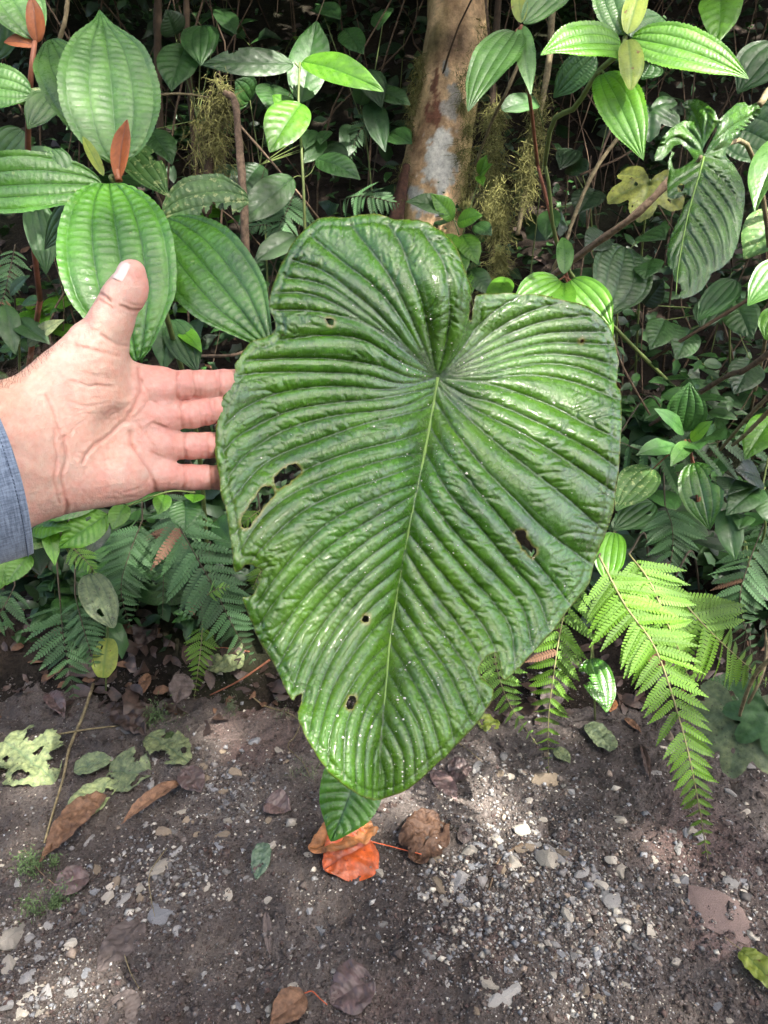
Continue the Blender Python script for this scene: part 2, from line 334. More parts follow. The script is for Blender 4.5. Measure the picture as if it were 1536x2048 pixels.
# the larger ones, where the photograph shows them: x, y, half size
BIG = [(1098, 1720, 26), (1030, 1730, 24), (1045, 1660, 17), (1108, 1705, 22), (950, 1740, 20), (925, 1770, 30), (880, 1770, 20), (895, 1800, 13), (1215, 1790, 24), (1200, 1770, 18), (1190, 1750, 14),
       (1120, 1790, 16), (1135, 1830, 18), (1150, 1960, 26), (1130, 1910, 20), (1165, 1930, 22), (1195, 1905, 16), (1355, 1765, 22), (1010, 1990, 34), (990, 1975, 24), (1195, 1990, 22), (1220, 1690, 16), (1240, 1700, 14),
       (980, 1700, 14), (1000, 1700, 12), (960, 1690, 15), (985, 1655, 13), (860, 1740, 16), (858, 1910, 14), (900, 1915, 12), (915, 1885, 13), (1165, 1745, 18), (1245, 1740, 17), (1300, 1860, 17), (1270, 1830, 14), (1075, 1690, 15), (1150, 1690, 13),
       (425, 1575, 15), (445, 1605, 16), (475, 1580, 18), (508, 1555, 14), (470, 1545, 13), (390, 1590, 12), (560, 1500, 12), (290, 1650, 12), (315, 1735, 22), (325, 1815, 32), (285, 1775, 12), (340, 1750, 16), (375, 1745, 14), (350, 1720, 13), (245, 1800, 14), (235, 1820, 15), (215, 1805, 18), (230, 1765, 13), (390, 1735, 12), (300, 1690, 10),
       (20, 1870, 30), (50, 1880, 22), (85, 1925, 22), (20, 1930, 20), (60, 1990, 20), (85, 1990, 18), (115, 1960, 20), (165, 1815, 20), (190, 1740, 14), (45, 1960, 16), (10, 2010, 16), (585, 1985, 20), (645, 1855, 15), (770, 1845, 14), (490, 2020, 13), (740, 1985, 11), (450, 1790, 17), (625, 1815, 14),
       (1090, 1560, 34), (1020, 1555, 18), (1060, 1660, 12), (880, 1690, 12), (995, 1545, 12), (1460, 1760, 15), (1490, 1790, 13), (1385, 1660, 13), (1310, 1550, 12), (1340, 1470, 14), (1500, 1530, 14)]
for b in BIG: put_stone(*b, k=3 if False else (7 if b[:2] == (1090, 1560) else None))
slab = stone_proto(321, 0.16); slab.materials.append(plain_mat('pink_slab', (0.27, 0.195, 0.17), 0.8, 45, 0.4, 1.0, c2=(0.10, 0.075, 0.066), vary=0))
for _x, _y, _r, _k in ((1432, 1838, 62, .9), (1478, 1880, 50, .8)):
    _q = G(_x, _y); _s = _r * float((_q - CAM) @ FWD) / F
    add('stone', slab, PATH, Matrix.Translation(Vector(_q + np.array([0, 0, -.001]))) @ Matrix.Rotation(_k, 4, 'Z') @ Matrix.Diagonal((_s * 1.15, _s * 1.3, _s, 1)))
def dens(px, py):
    e = 0.10
    for cx, cy, rx, ry, a in ((1080, 1770, 190, 150, 1.0), (1190, 1900, 150, 130, .7), (960, 1760, 100, 90, .8), (450, 1580, 110, 90, .8), (320, 1760, 130, 80, .9), (80, 1930, 130, 120, .6), (1020, 1560, 160, 60, .5), (1450, 1780, 110, 70, .5), (590, 1700, 160, 60, .15), (880, 1900, 60, 70, .4)):
        e = e + a * np.exp(-((px - cx) / rx) ** 2 - ((py - cy) / ry) ** 2)
    return np.minimum(e, 1)
n = 0
while n < 298 - len(BIG):
    px, py = RNG.uniform(0, 1536), RNG.uniform(1440, 2040)
    if RNG.random() < dens(px, py): put_stone(px, py, RNG.uniform(8, 15)); n += 1
# grit too small to pick apart
def grit(name, m, lo, r0, sig, pal, pw, big=1.3, flat=.8):
    m = int(m * 1.35); px = RNG.uniform(-330, 1870, m); py = RNG.uniform(1370, 2120, m); keep = RNG.random(m) < (lo + (1 - lo) * dens(px, py)); px, py = px[keep], py[keep]
    d = P(px, py, np.ones(len(px))) - CAM; s = -1.5 / d[:, 2]; Q = CAM + d * s[:, None]; Q = Q[Q[:, 1] < 2.0]
    Q[:, 2] = ground_z(Q[:, 0], Q[:, 1]); m = len(Q)
    r = r0 * np.exp(RNG.normal(0, sig, m)) * (1 + big * RNG.random(m) * dens(*proj(Q)))
    base = np.array([[1, 0, 0], [0, 1, 0], [-1, 0, 0], [0, -1, 0], [0, 0, flat], [0, 0, -flat]], float)
    O = base[None] * RNG.uniform(0.55, 1.3, (m, 6, 1)) + RNG.normal(0, .12, (m, 6, 3)); a = RNG.uniform(0, 6.3, m); ca, sa = np.cos(a), np.sin(a)
    O = np.stack([O[..., 0] * ca[:, None] - O[..., 1] * sa[:, None], O[..., 0] * sa[:, None] + O[..., 1] * ca[:, None], O[..., 2]], -1)
    V = (Q[:, None] + O * r[:, None, None] + np.array([0, 0, 0.0002])).reshape(-1, 3)
    f = np.array([[0, 1, 4], [1, 2, 4], [2, 3, 4], [3, 0, 4], [1, 0, 5], [2, 1, 5], [3, 2, 5], [0, 3, 5]]); Fc = (f[None] + np.arange(m)[:, None, None] * 6).reshape(-1, 3)
    pal = np.array(pal); c = pal[RNG.choice(len(pal), m, p=pw)] * RNG.uniform(0.7, 1.2, (m, 1))
    return mesh(name, V, Fc, col_mat(name + '_surface', 0.75, 0.35, 200, 0.25, 0.2), cols={'Col': np.repeat(c, 6, 0)}, smooth=False)
tag(add('soil_crumbs', grit('soil_crumbs', 46000, .8, .0025, .5, [[.050, .038, .033], [.080, .064, .056], [.115, .095, .084], [.070, .046, .040]], [.3, .35, .2, .15], .3, .6), PATH), kind='stuff')
tag(add('gravel', grit('gravel', 15000, .03, .0030, .4, [[.17, .165, .16], [.24, .24, .245], [.33, .315, .28], [.42, .39, .33], [.14, .12, .11]], [.3, .27, .2, .11, .12], .9, .6), PATH), kind='stuff')
tag(add('grit', grit('grit', 60000, .20, .0012, .65, [[0.10, 0.09, 0.085], [0.15, 0.14, 0.135], [0.19, 0.195, 0.205], [0.40, 0.37, 0.31], [0.24, 0.19, 0.15], [0.5, 0.49, 0.46]], [.28, .28, .16, .13, .11, .04]), PATH), kind='stuff')

# ---------------------------------------------------------------- leaf builder
def leaf_mesh(L, W, kind='pin', nu=40, nv=9, a=0.6, b=0.85, serr=0.0, nserr=26, quilt=1.0, fold=0.10, cup=0.0, droop=0.5, wave=0.0, nveins=9, bites=(), seed=0, mats=(), tipx=0.0, twist=0.0, crumple=0.0, acum=0.22):
    rs = np.random.default_rng(seed)
    v1 = np.linspace(0, 1, nv + 1)
    if nv >= 9: v1 = np.unique(np.concatenate([v1, [0.016], [0.40, 0.42, 0.44, 0.835, 0.85] if kind == 'mel' else []]).round(3))
    v1 = np.concatenate([-v1[:0:-1], v1]); t1 = np.linspace(0, 1, nu + 1); u1 = 0.5 * t1 + 0.5 * (0.5 - 0.5 * np.cos(math.pi * t1))
    U, Vv = np.meshgrid(u1, v1, indexing='ij')
    um = a / (a + b); pk = um ** a * (1 - um) ** b
    hw = (U ** a) * ((1 - U) ** b) / pk * (W / 2)
    ka = np.clip((U - 0.70) / 0.24, 0, 1); hw = hw * (1 - acum * ka * ka * (3 - 2 * ka))
    hw = hw + (W * 0.012) * (1 - U)
    if serr:
        ph = U * nserr; hw = hw * (1 + serr * ((ph % 1.0) - 0.5) * np.clip((1 - U) * 8, 0, 1))
    asym = 1 + 0.05 * np.sin(3 * U + seed)
    av = np.abs(Vv)
    X = Vv * hw * np.where(Vv > 0, asym, 2 - asym); S = U * L
    if kind == 'mel':
        vp = np.array([0, 0.42, 0.84, 1.0]); k = np.clip(np.searchsorted(vp, av.ravel(), 'right').reshape(av.shape) - 1, 0, 2)
        lo, hi = vp[k], vp[np.minimum(k + 1, 3)]; f = np.clip((av - lo) / (hi - lo), 0, 1)
        pil = np.sin(math.pi * np.where(k == 2, f * 0.5, f)) ** 0.7
        h = pil * 0.012 * W * quilt
        lad = np.abs(np.sin(math.pi * (S / (W * 0.085) + 0.9 * av * (1 if True else 0) + 0.5 * vnoise(np.stack([U * 9, Vv * 3, U * 0], -1), seed)))) ** 0.6
        h = h + lad * 0.014 * W * quilt * np.minimum(pil + 0.25, 1)
        vein = np.exp(-((np.minimum(f * (hi - lo), np.where(k == 2, 9, (1 - f) * (hi - lo)))) * hw / (W * 0.008)) ** 2) * np.where(av > 0.65, .3, .85)
        vein = np.maximum(vein, (1 - lad) ** 3 * 0.30)
    else:
        side = np.where(Vv > 0, 0.35, 0.0)
        t = U * nveins - 1.5 * av ** 1.2 + side + 0.15 * (vnoise(np.stack([U * 7, Vv * 2, U * 0], -1), seed) - 0.5)
        pil = np.abs(np.sin(math.pi * t)) ** 0.7 * np.clip(av * 5, 0, 1) * np.clip((1.04 - av) * 4, 0, 1)
        h = pil * 0.035 * W * quilt
        fr = np.abs((t + 0.5) % 1.0 - 0.5)
        vein = np.maximum(np.exp(-(av * hw / (W * 0.016)) ** 2), 0.5 * np.exp(-(fr / 0.06) ** 2) * (av < 0.95))
        cr = np.abs(np.sin(math.pi * (av * 9 + 2 * vnoise(np.stack([U * 20, Vv * 8, U * 0], -1), seed + 3)))) ** 0.7
        h = h + cr * 0.006 * W * quilt
    h = h * np.clip(hw / (W * 0.16), 0, 1)
    h = h + fold * np.abs(X) - cup * X * X / W * 2
    h = h + wave * W * np.sin(U * 11 + seed + 1.5 * np.sign(Vv)) * av ** 2 * (U * (1 - U) * 4)
    X = X + tipx * L * U ** 3
    if crumple:
        q = np.stack([X / W * 5, S / W * 5, X * 0 + seed], -1); h = h + (fbm(q, seed, 3) - 0.5) * crumple * W
        X = X + (fbm(q + 9, seed, 2) - 0.5) * crumple * W * 0.4; S = S + (fbm(q + 19, seed, 2) - 0.5) * crumple * W * 0.4
    # arc along the length, chord on the y axis
    if abs(droop) > 1e-3:
        R = 1.0 / droop; ang = droop * (0.5 - U); s_ = S / L
        chord = 2 * R * math.sin(droop / 2); cy = R * (math.sin(droop / 2) - np.sin(ang)); cz = R * (np.cos(ang) - math.cos(droop / 2))
        cy, cz = cy / chord * L, cz / chord * L
        cy = cy + (S - U * L); Y = cy - np.sin(ang) * h; Z = cz + np.cos(ang) * h
    else: Y, Z = S, h
    if twist:
        aa = twist * (U - 0.3); X, Z = X * np.cos(aa) - Z * np.sin(aa), X * np.sin(aa) + Z * np.cos(aa)
    V = np.stack([X, Y, Z], -1).reshape(-1, 3)
    n2 = len(v1); i = (np.arange(nu)[:, None] * n2 + np.arange(n2 - 1)[None])
    Fq = np.stack([i, i + 1, i + n2 + 1, i + n2], -1).reshape(-1, 4)
    if bites:
        uc = U.ravel()[Fq].mean(1); vc = Vv.ravel()[Fq].mean(1); keep = np.ones(len(Fq), bool)
        for bu, bv, ru, rv in bites: keep &= (((uc - bu) / ru) ** 2 + ((vc - bv) / rv) ** 2 + 0.25 * np.sin(uc * 60 + vc * 9)) > 1
        Fq = Fq[keep]
    return mesh('leaf', V, Fq, mats, attrs={'vein': vein.ravel()})
def frame(B, T, n=None, roll=0.0):
    """matrix with y from base to tip and z along the upper face"""
    B, T = np.asarray(B, float), np.asarray(T, float); y = unit(T - B)
    if n is None: n = unit(unit(CAM - B) * 0.9 + np.array([0, 0, 0.6]))
    z = unit(n - y * (n @ y)); x = np.cross(y, z)
    if roll: x, z = x * math.cos(roll) + z * math.sin(roll), z * math.cos(roll) - x * math.sin(roll)
    return Matrix(((x[0], y[0], z[0], B[0]), (x[1], y[1], z[1], B[1]), (x[2], y[2], z[2], B[2]), (0, 0, 0, 1)))
SEED = [500]
def leaf(parent, base, tip, wpx, mat, kind='mel', roll=0.0, n=None, name='leaf', label=None, **kw):
    B, T = P(*base), P(*tip); L = float(np.linalg.norm(T - B)); W = wpx * (base[2] + tip[2]) / 2 / F
    SEED[0] += 1
    if 'nu' not in kw:
        big = wpx > 120; kw['nu'] = 90 if big else (44 if wpx > 50 else 26); kw['nv'] = 22 if big else (10 if wpx > 50 else 6)
        if kw.get('serr', 0) >= .03: kw['nu'] = max(kw['nu'], int(kw.get('nserr', 26) * 3.2))
    kw.setdefault('wave', float(RNG.uniform(.0, .035))); kw.setdefault('twist', float(RNG.normal(0, .16))); kw.setdefault('tipx', float(RNG.normal(0, .03)))
    o = add(name, leaf_mesh(L, W, kind, seed=SEED[0], mats=[mat], **kw), parent, frame(B, T, n, roll))
    if label: o['label'] = label
    return o
# ---------------------------------------------------------------- the giant heart-shaped leaf
OUT = [(942, 596), (942, 575), (932, 548), (924, 525), (911, 494), (894, 471), (867, 452), (836, 440), (812, 441), (789, 439), (768, 432), (745, 428), (718, 431), (691, 436), (667, 434), (643, 436), (623, 447), (599, 471), (579, 498), (562, 532), (548, 566), (539, 596), (538, 616), (545, 633), (552, 654), (545, 667), (532, 676), (508, 681), (494, 691), (477, 718), (469, 731), (470, 742), (457, 769), (444, 799), (437, 819), (433, 857), (430, 894), (431, 910), (438, 951), (442, 987), (453, 1026), (460, 1074), (465, 1104), (465, 1122), (469, 1143), (480, 1140), (489, 1131), (501, 1128), (513, 1134), (524, 1143), (516, 1170), (507, 1188), (495, 1195), (484, 1195), (489, 1208), (507, 1253), (522, 1286), (546, 1325), (561, 1356), (581, 1397), (587, 1401), (593, 1392), (604, 1388), (602, 1406), (598, 1420), (595, 1424), (599, 1444), (615, 1481), (634, 1512), (659, 1544), (690, 1572), (721, 1592), (746, 1600), (765, 1597), (799, 1586), (837, 1562), (877, 1525), (915, 1487), (956, 1444), (977, 1412), (987, 1381), (977, 1366), (962, 1353), (957, 1337), (968, 1319), (981, 1308), (996, 1309), (1002, 1337), (1007, 1362), (1029, 1343), (1064, 1307), (1109, 1256), (1148, 1205), (1178, 1166), (1190, 1116), (1205, 1080), (1226, 1026), (1229, 990), (1238, 930), (1242, 860), (1241, 790), (1233, 768), (1237, 728), (1233, 700), (1222, 664), (1205, 636), (1174, 613), (1124, 599), (1082, 591), (1026, 587), (984, 587), (952, 591), (948, 606), (943, 630), (940, 642), (938, 630), (940, 608)]
HOLES = [[(549, 957), (558, 945), (576, 933), (591, 928), (600, 937), (600, 949), (582, 963), (558, 978), (550, 972)],
         [(519, 981), (531, 972), (544, 976), (549, 990), (534, 1008), (516, 1029), (507, 1044), (495, 1057), (486, 1056), (483, 1038), (492, 1020), (507, 999)],
         [(653, 638), (659, 636), (667, 640), (668, 650), (661, 652), (655, 646)], [(724, 1236), (730, 1231), (737, 1232), (737, 1241), (730, 1246), (724, 1243)],
         [(692, 1406), (702, 1394), (710, 1391), (713, 1400), (706, 1416), (694, 1418)],
         [(1029, 1065), (1038, 1059), (1050, 1063), (1053, 1080), (1065, 1092), (1073, 1104), (1065, 1116), (1053, 1107), (1038, 1086)], [(1158, 679), (1164, 677), (1167, 682), (1161, 685)]]
J = (875, 755)
MIDRIB = [J, (866, 810), (852, 890), (838, 960), (822, 1035), (808, 1110), (792, 1200), (780, 1280), (772, 1370), (766, 1430), (760, 1510), (757, 1594)]
VEINS = [[J, (893, 680), (899, 610), (888, 530), (843, 461)], [J, (867, 725), (846, 610), (819, 538), (802, 488), (775, 450)], [J, (860, 725), (819, 630), (785, 562), (745, 505), (701, 450)], [J, (853, 725), (802, 637), (748, 572), (687, 525), (620, 471)],
 [J, (850, 735), (768, 640), (701, 582), (647, 542), (586, 521)], [J, (829, 711), (735, 630), (667, 579), (620, 562), (569, 555)], [J, (819, 711), (728, 643), (660, 603), (606, 586), (555, 586)], [J, (785, 677), (718, 643), (633, 623), (548, 620)],
 [J, (802, 725), (728, 681), (647, 671), (560, 680)], [J, (819, 755), (752, 731), (667, 718), (582, 716), (491, 721)], [J, (802, 768), (728, 750), (633, 745), (531, 745), (475, 752)], [J, (785, 779), (667, 772), (565, 784), (490, 815), (450, 850)],
 [(867, 775), (769, 796), (667, 806), (576, 823), (481, 870), (446, 905)], [(865, 786), (796, 816), (667, 832), (565, 862), (491, 911), (455, 955)], [(860, 810), (836, 822), (735, 846), (650, 875), (565, 907), (515, 940), (455, 1010)],
 [(848, 906), (780, 918), (684, 945), (590, 985), (525, 1035), (480, 1100)], [(853, 860), (800, 880), (700, 905), (600, 945), (540, 990), (468, 1070)], [(839, 930), (764, 957), (675, 987), (600, 1026), (534, 1086), (500, 1125)], [(833, 969), (779, 986), (690, 1025), (624, 1073), (564, 1140), (515, 1205)],
 [(827, 990), (749, 1036), (675, 1080), (606, 1140), (549, 1204), (516, 1255)], [(815, 1032), (749, 1072), (675, 1130), (612, 1192), (564, 1256), (534, 1300)], [(812, 1062), (734, 1118), (660, 1184), (600, 1255), (564, 1319), (552, 1338)],
 [(803, 1095), (719, 1164), (654, 1238), (606, 1319), (585, 1380)], [(797, 1137), (719, 1203), (660, 1276), (617, 1358), (606, 1405)], [(785, 1178), (719, 1240), (666, 1315), (632, 1400), (616, 1470)], [(781, 1225), (720, 1290), (668, 1370), (643, 1450), (632, 1505)],
 [(777, 1287), (728, 1337), (684, 1406), (660, 1470), (655, 1535)], [(773, 1330), (740, 1360), (706, 1415), (690, 1469), (688, 1560)], [(771, 1365), (743, 1400), (721, 1453), (712, 1515), (713, 1583)], [(766, 1410), (746, 1445), (731, 1500), (731, 1590)], [(762, 1470), (748, 1515), (745, 1595)],
 [J, (922, 700), (956, 652), (998, 616), (1040, 592)], [J, (948, 694), (998, 655), (1054, 625), (1124, 604)], [J, (956, 700), (1026, 664), (1096, 641), (1188, 630)], [J, (970, 708), (1040, 680), (1110, 665), (1215, 664)], [J, (970, 721), (1040, 697), (1110, 685), (1228, 690)],
 [J, (964, 736), (1026, 717), (1096, 708), (1166, 714), (1230, 731)], [J, (964, 748), (1030, 735), (1096, 727), (1166, 738), (1233, 766)], [J, (960, 762), (1020, 752), (1082, 752), (1152, 766), (1238, 800)], [J, (970, 767), (1040, 787), (1110, 815), (1166, 845), (1240, 880)],
 [J, (928, 790), (984, 805), (1054, 835), (1124, 868), (1194, 907), (1238, 940)], [J, (922, 803), (987, 838), (1054, 872), (1138, 924), (1228, 985)], [(872, 768), (928, 829), (998, 890), (1068, 945), (1138, 1000), (1210, 1065)], [(869, 800), (914, 868), (970, 938), (1026, 995), (1096, 1065), (1185, 1130)],
 [(858, 850), (893, 905), (945, 970), (1000, 1035), (1060, 1110), (1110, 1170), (1140, 1212)], [(850, 905), (900, 990), (960, 1056), (1020, 1128), (1070, 1185), (1100, 1262)], [(836, 966), (885, 1035), (945, 1104), (1005, 1165), (1048, 1223), (1064, 1300)],
 [(826, 1017), (879, 1082), (930, 1142), (988, 1206), (1022, 1260), (1030, 1340)], [(816, 1065), (870, 1131), (924, 1196), (972, 1262), (1000, 1320)], [(810, 1100), (855, 1170), (909, 1241), (954, 1306), (972, 1345)], [(801, 1150), (855, 1224), (906, 1294), (942, 1352), (970, 1420)],
 [(792, 1196), (840, 1265), (891, 1337), (922, 1400), (945, 1450)], [(786, 1236), (825, 1298), (864, 1362), (893, 1425), (910, 1490)], [(780, 1285), (821, 1353), (852, 1412), (871, 1469), (884, 1515)], [(774, 1340), (806, 1395), (837, 1450), (852, 1509), (856, 1545)],
 [(771, 1390), (804, 1440), (825, 1494), (830, 1560)], [(765, 1434), (790, 1475), (807, 1515), (808, 1576)], [(762, 1478), (780, 1509), (788, 1537), (786, 1586)], [(760, 1520), (770, 1550), (769, 1592)]]
def in_poly(X, Y, poly):
    p = np.asarray(poly, float); r = np.zeros(X.shape, bool)
    for (x0, y0), (x1, y1) in zip(p, np.roll(p, -1, 0)):
        c = ((y0 > Y) != (y1 > Y)) & (X < (x1 - x0) * (Y - y0) / (y1 - y0 + 1e-12) + x0); r ^= c
    return r
def to_poly(Q, poly):
    """nearest point on a closed outline, and the distance"""
    p = np.asarray(poly, float); best = np.full(len(Q), 1e9); R = Q.copy()
    for a, b in zip(p, np.roll(p, -1, 0)):
        ab = b - a; t = np.clip(((Q - a) @ ab) / (ab @ ab + 1e-9), 0, 1); c = a + t[:, None] * ab; d = np.hypot(*(Q - c).T); k = d < best; best[k] = d[k]; R[k] = c[k]
    return R, best
def smooth_closed(p, m):
    p = np.asarray(p, float); n = len(p); q = np.vstack([p[-2:], p, p[:3]]); r = []
    for i in range(n):
        a, b, c, d = q[i + 1], q[i + 2], q[i + 3], q[i + 4]
        for f in np.arange(m) / m: r.append(0.5 * (2 * b + (c - a) * f + (2 * a - 5 * b + 4 * c - d) * f * f + (3 * b - a - 3 * c + d) * f ** 3))
    return np.array(r)
def blade(out, holes, step):
    """flat sheet of quads inside an outline, its rim drawn onto the outline"""
    out = np.asarray(out, float); lo, hi = out.min(0) - 2 * step, out.max(0) + 2 * step
    xs = np.arange(lo[0], hi[0], step); ys = np.arange(lo[1], hi[1], step); X, Y = np.meshgrid(xs, ys, indexing='ij')
    ins = in_poly(X, Y, out)
    for h in holes: ins &= ~in_poly(X, Y, h)
    c4 = ins[:-1, :-1].astype(int) + ins[1:, :-1] + ins[1:, 1:] + ins[:-1, 1:]; cell = c4 >= 2
    ny = len(ys); idx = np.arange(X.size).reshape(X.shape)
    Fq = np.stack([idx[:-1, :-1], idx[:-1, 1:], idx[1:, 1:], idx[1:, :-1]], -1)[cell]
    used = np.unique(Fq); mp = -np.ones(X.size, int); mp[used] = np.arange(len(used)); Fq = mp[Fq]
    Q = np.stack([X.ravel()[used], Y.ravel()[used]], -1); io = ins.ravel()[used]
    # rim vertices slide onto the outline
    e = np.concatenate([Fq[:, [0, 1]], Fq[:, [1, 2]], Fq[:, [2, 3]], Fq[:, [3, 0]]]); e.sort(1); u, cnt = np.unique(e, axis=0, return_counts=True); rim = np.zeros(len(Q), bool); rim[u[cnt == 1].ravel()] = True; rim |= ~io
    if rim.any():
        q = Q[rim]; R, best = to_poly(q, out)
        for h in holes:
            r2, b2 = to_poly(q, h); k = b2 < best; R[k] = r2[k]; best[k] = b2[k]
        ok = best < 2.2 * step; q[ok] = R[ok]; Q[rim] = q
    return Q, Fq
def vein_field(Q, lines, m=28):
    d1 = np.full(len(Q), 1e9); d2 = np.full(len(Q), 1e9); s1 = np.zeros(len(Q)); i1 = np.zeros(len(Q), int); i2 = np.zeros(len(Q), int)
    for i, l in enumerate(lines):
        c = spline(l, m); best = np.full(len(Q), 1e9); sb = np.zeros(len(Q)); acc = 0.0
        for a, b in zip(c[:-1], c[1:]):
            ab = b - a; ln = math.hypot(*ab); t = np.clip(((Q - a) @ ab) / (ln * ln + 1e-9), 0, 1); d = np.hypot(Q[:, 0] - a[0] - t * ab[0], Q[:, 1] - a[1] - t * ab[1]); k = d < best; best[k] = d[k]; sb[k] = acc + t[k] * ln; acc += ln
        k = best < d1; k2 = (~k) & (best < d2)
        d2[k] = d1[k]; i2[k] = i1[k]; d1[k] = best[k]; s1[k] = sb[k]; i1[k] = i; d2[k2] = best[k2]; i2[k2] = i
    return d1, d2, s1, i1, i2
def quilt(Q, out, lines, mid, amp, step, cross=(46, 0.34), rim_vein=None, ref=34.0):
    """relief in outline units: pillows between sunken veins, oblique cross creases, a sunken vein along the rim"""
    d1, d2, s1, i1, i2 = vein_field(Q, lines + [mid]); _, de = to_poly(Q, out)
    sp = d1 + d2 + 1e-6; t = d1 / sp
    pil = np.sin(math.pi * np.clip(t, 0, 0.5)) ** 0.55
    fade = np.clip(sp / ref, 0.15, 1.25)
    q = xyz(Q[:, 0], Q[:, 1])
    h = pil * fade * amp * np.clip(.25 + de / 30.0, 0, 1)
    lo, hi = np.minimum(i1, i2), np.maximum(i1, i2); cid = lo * 97 + hi
    ph = s1 / cross[0] + (d1 / cross[0]) * 1.1 * np.where(i1 < i2, 1, -1) + hsh(cid, cid * 0, cid * 0, 5) + 1.3 * (vnoise(q / 60.0, 71) - 0.5)
    cr = np.abs((ph % 1.0) - 0.5) * cross[0]                     # distance to the crease
    act = np.clip((vnoise(q / 45.0, 73) - 0.28) * 4, 0, 1) * np.clip((sp - 18) / 26, 0, 1) * np.clip(pil * 1.6, 0, 1)
    h = h - np.exp(-(cr / 4.0) ** 2) * act * amp * cross[1]
    saw = (ph % 1.0); h = h + (saw - 0.5) * act * amp * cross[1] * 0.7      # each little panel tilts
    h = h + (fbm(q / 60.0, 75, 2) - 0.5) * amp * 0.5 + (fbm(q / 14.0, 77, 2) - 0.5) * amp * 0.10
    vein = np.exp(-(d1 / (step * 0.75)) ** 2) * 0.85 + 0.35 * np.exp(-(cr / 2.2) ** 2) * act
    if rim_vein: h = h - np.exp(-((de - rim_vein) / 4.0) ** 2) * amp * 0.22; vein = np.maximum(vein, 0.4 * np.exp(-((de - rim_vein) / 3.0) ** 2))
    h = h - np.clip(1 - de / 9.0, 0, 1) ** 2 * amp * 0.12          # rim rolls back
    return h, vein, de, s1 + cid % 13 * 40.0, d1
STEP = 3.0
OUTS = smooth_closed(OUT, 3); HOLS = [smooth_closed(h, 4) for h in HOLES]
HOLS = [h + RNG.normal(0, 1.3, h.shape) for h in HOLS]; OUTS = OUTS + RNG.normal(0, .7, OUTS.shape)
def hero_depth(x, y):
    a = (x - 840) / 400.0; b = (y - 900) / 600.0
    d = 0.535 + 0.046 * a - 0.056 * b + 0.010 * a * a - 0.016 * b * b
    d = d + 0.012 * np.exp(-((x - np.interp(y, [m[1] for m in MIDRIB], [m[0] for m in MIDRIB])) / 42.0) ** 2) * np.clip((y - 700) / 120, 0, 1)      # midrib lies in a trough
    d = d + 0.010 * np.exp(-(((x - 880) / 90.0) ** 2 + ((y - 730) / 110.0) ** 2))                 # dimple where the stalk joins
    d = d - 0.010 * np.exp(-(((x - 900) / 60.0) ** 2 + ((y - 570) / 90.0) ** 2))                  # left lobe overlaps the right one
    lob = 1 / (1 + np.exp(-(x - np.interp(y, [590, 635, 674, 724, 752], [945, 940, 926, 900, 879])) / 2.5)) * np.clip((752 - y) / 90.0, 0, 1)
    d = d + 0.012 * lob * np.exp(-((x - 940) / 110.0) ** 2)
    d = d + 0.010 * np.sin(x / 95.0 + y / 260.0) * np.clip((1100 - y) / 400, 0, 1) * 0.7 + 0.007 * np.sin(y / 70.0 + x / 300.0)
    d = d - 0.020 * np.exp(-((x - 425) / 75.0) ** 2) * np.exp(-((y - 860) / 190.0) ** 2)         # margin laps over the fingertips
    return d
Qh, Fh = blade(OUTS, HOLS, STEP)
hh, veinh, deh, al_, ac_ = quilt(Qh, OUTS, VEINS, MIDRIB, 11.5, STEP, rim_vein=17)
mid = spline(MIDRIB, 60); dm = vein_field(Qh, [MIDRIB], 40)[0]
hh = hh - 5.0 * np.exp(-(dm / 12.0) ** 2)
Dh = hero_depth(Qh[:, 0], Qh[:, 1]); Dh = Dh - hh * Dh / F
jb = P(*J, hero_depth(np.array(875.), np.array(755.)))
base = G(1010, 1230)
HERO = thing('giant_leaf_plant', 'giant glossy dark green heart-shaped leaf with insect holes, in front of the hand', 'plant', base)
V = P(Qh[:, 0], Qh[:, 1], Dh)
dho = np.min([to_poly(Qh, h_)[1] for h_ in HOLS], 0); scar = np.clip(np.maximum(1.1 - dho / 5.0, .55 - deh / 6.0) + (vnoise(xyz(Qh[:, 0] / 7, Qh[:, 1] / 7), 8) - .5) * .5 * (np.minimum(dho, deh) < 9), 0, .9)
o = add('blade', mesh('blade', V, Fh[:, ::-1].copy(), M_HERO, attrs={'vein': np.clip(veinh, 0, 1), 'scar': scar, 'along': al_ / 6.5, 'across': ac_ / 26.0}), HERO)
ORG[o.name] = np.zeros(3); BLADE = o
so_ = o.modifiers.new('thickness', 'SOLIDIFY'); so_.thickness = 0.0004; so_.offset = -1
md = hero_depth(mid[:, 0], mid[:, 1]) + 5.0 * 0.53 / F - 0.0003
add('midrib', tubes_mesh('midrib', [(P(mid[:, 0], mid[:, 1], md), np.linspace(0.0015, 0.0006, 60))], M_MID, 8, 0.03), BLADE)
pet = spline([jb + np.array([0.0, 0.006, 0.0]), jb + np.array([0.03, 0.10, -0.03]), jb + np.array([0.10, 0.45, -0.10]), (jb + base) / 2 + np.array([0.03, 0.1, 0.14]), base], 30)
add('leaf_stalk', tubes_mesh('leaf_stalk', [(pet, np.linspace(0.0032, 0.0065, 30))], M_STEM, 10), HERO)
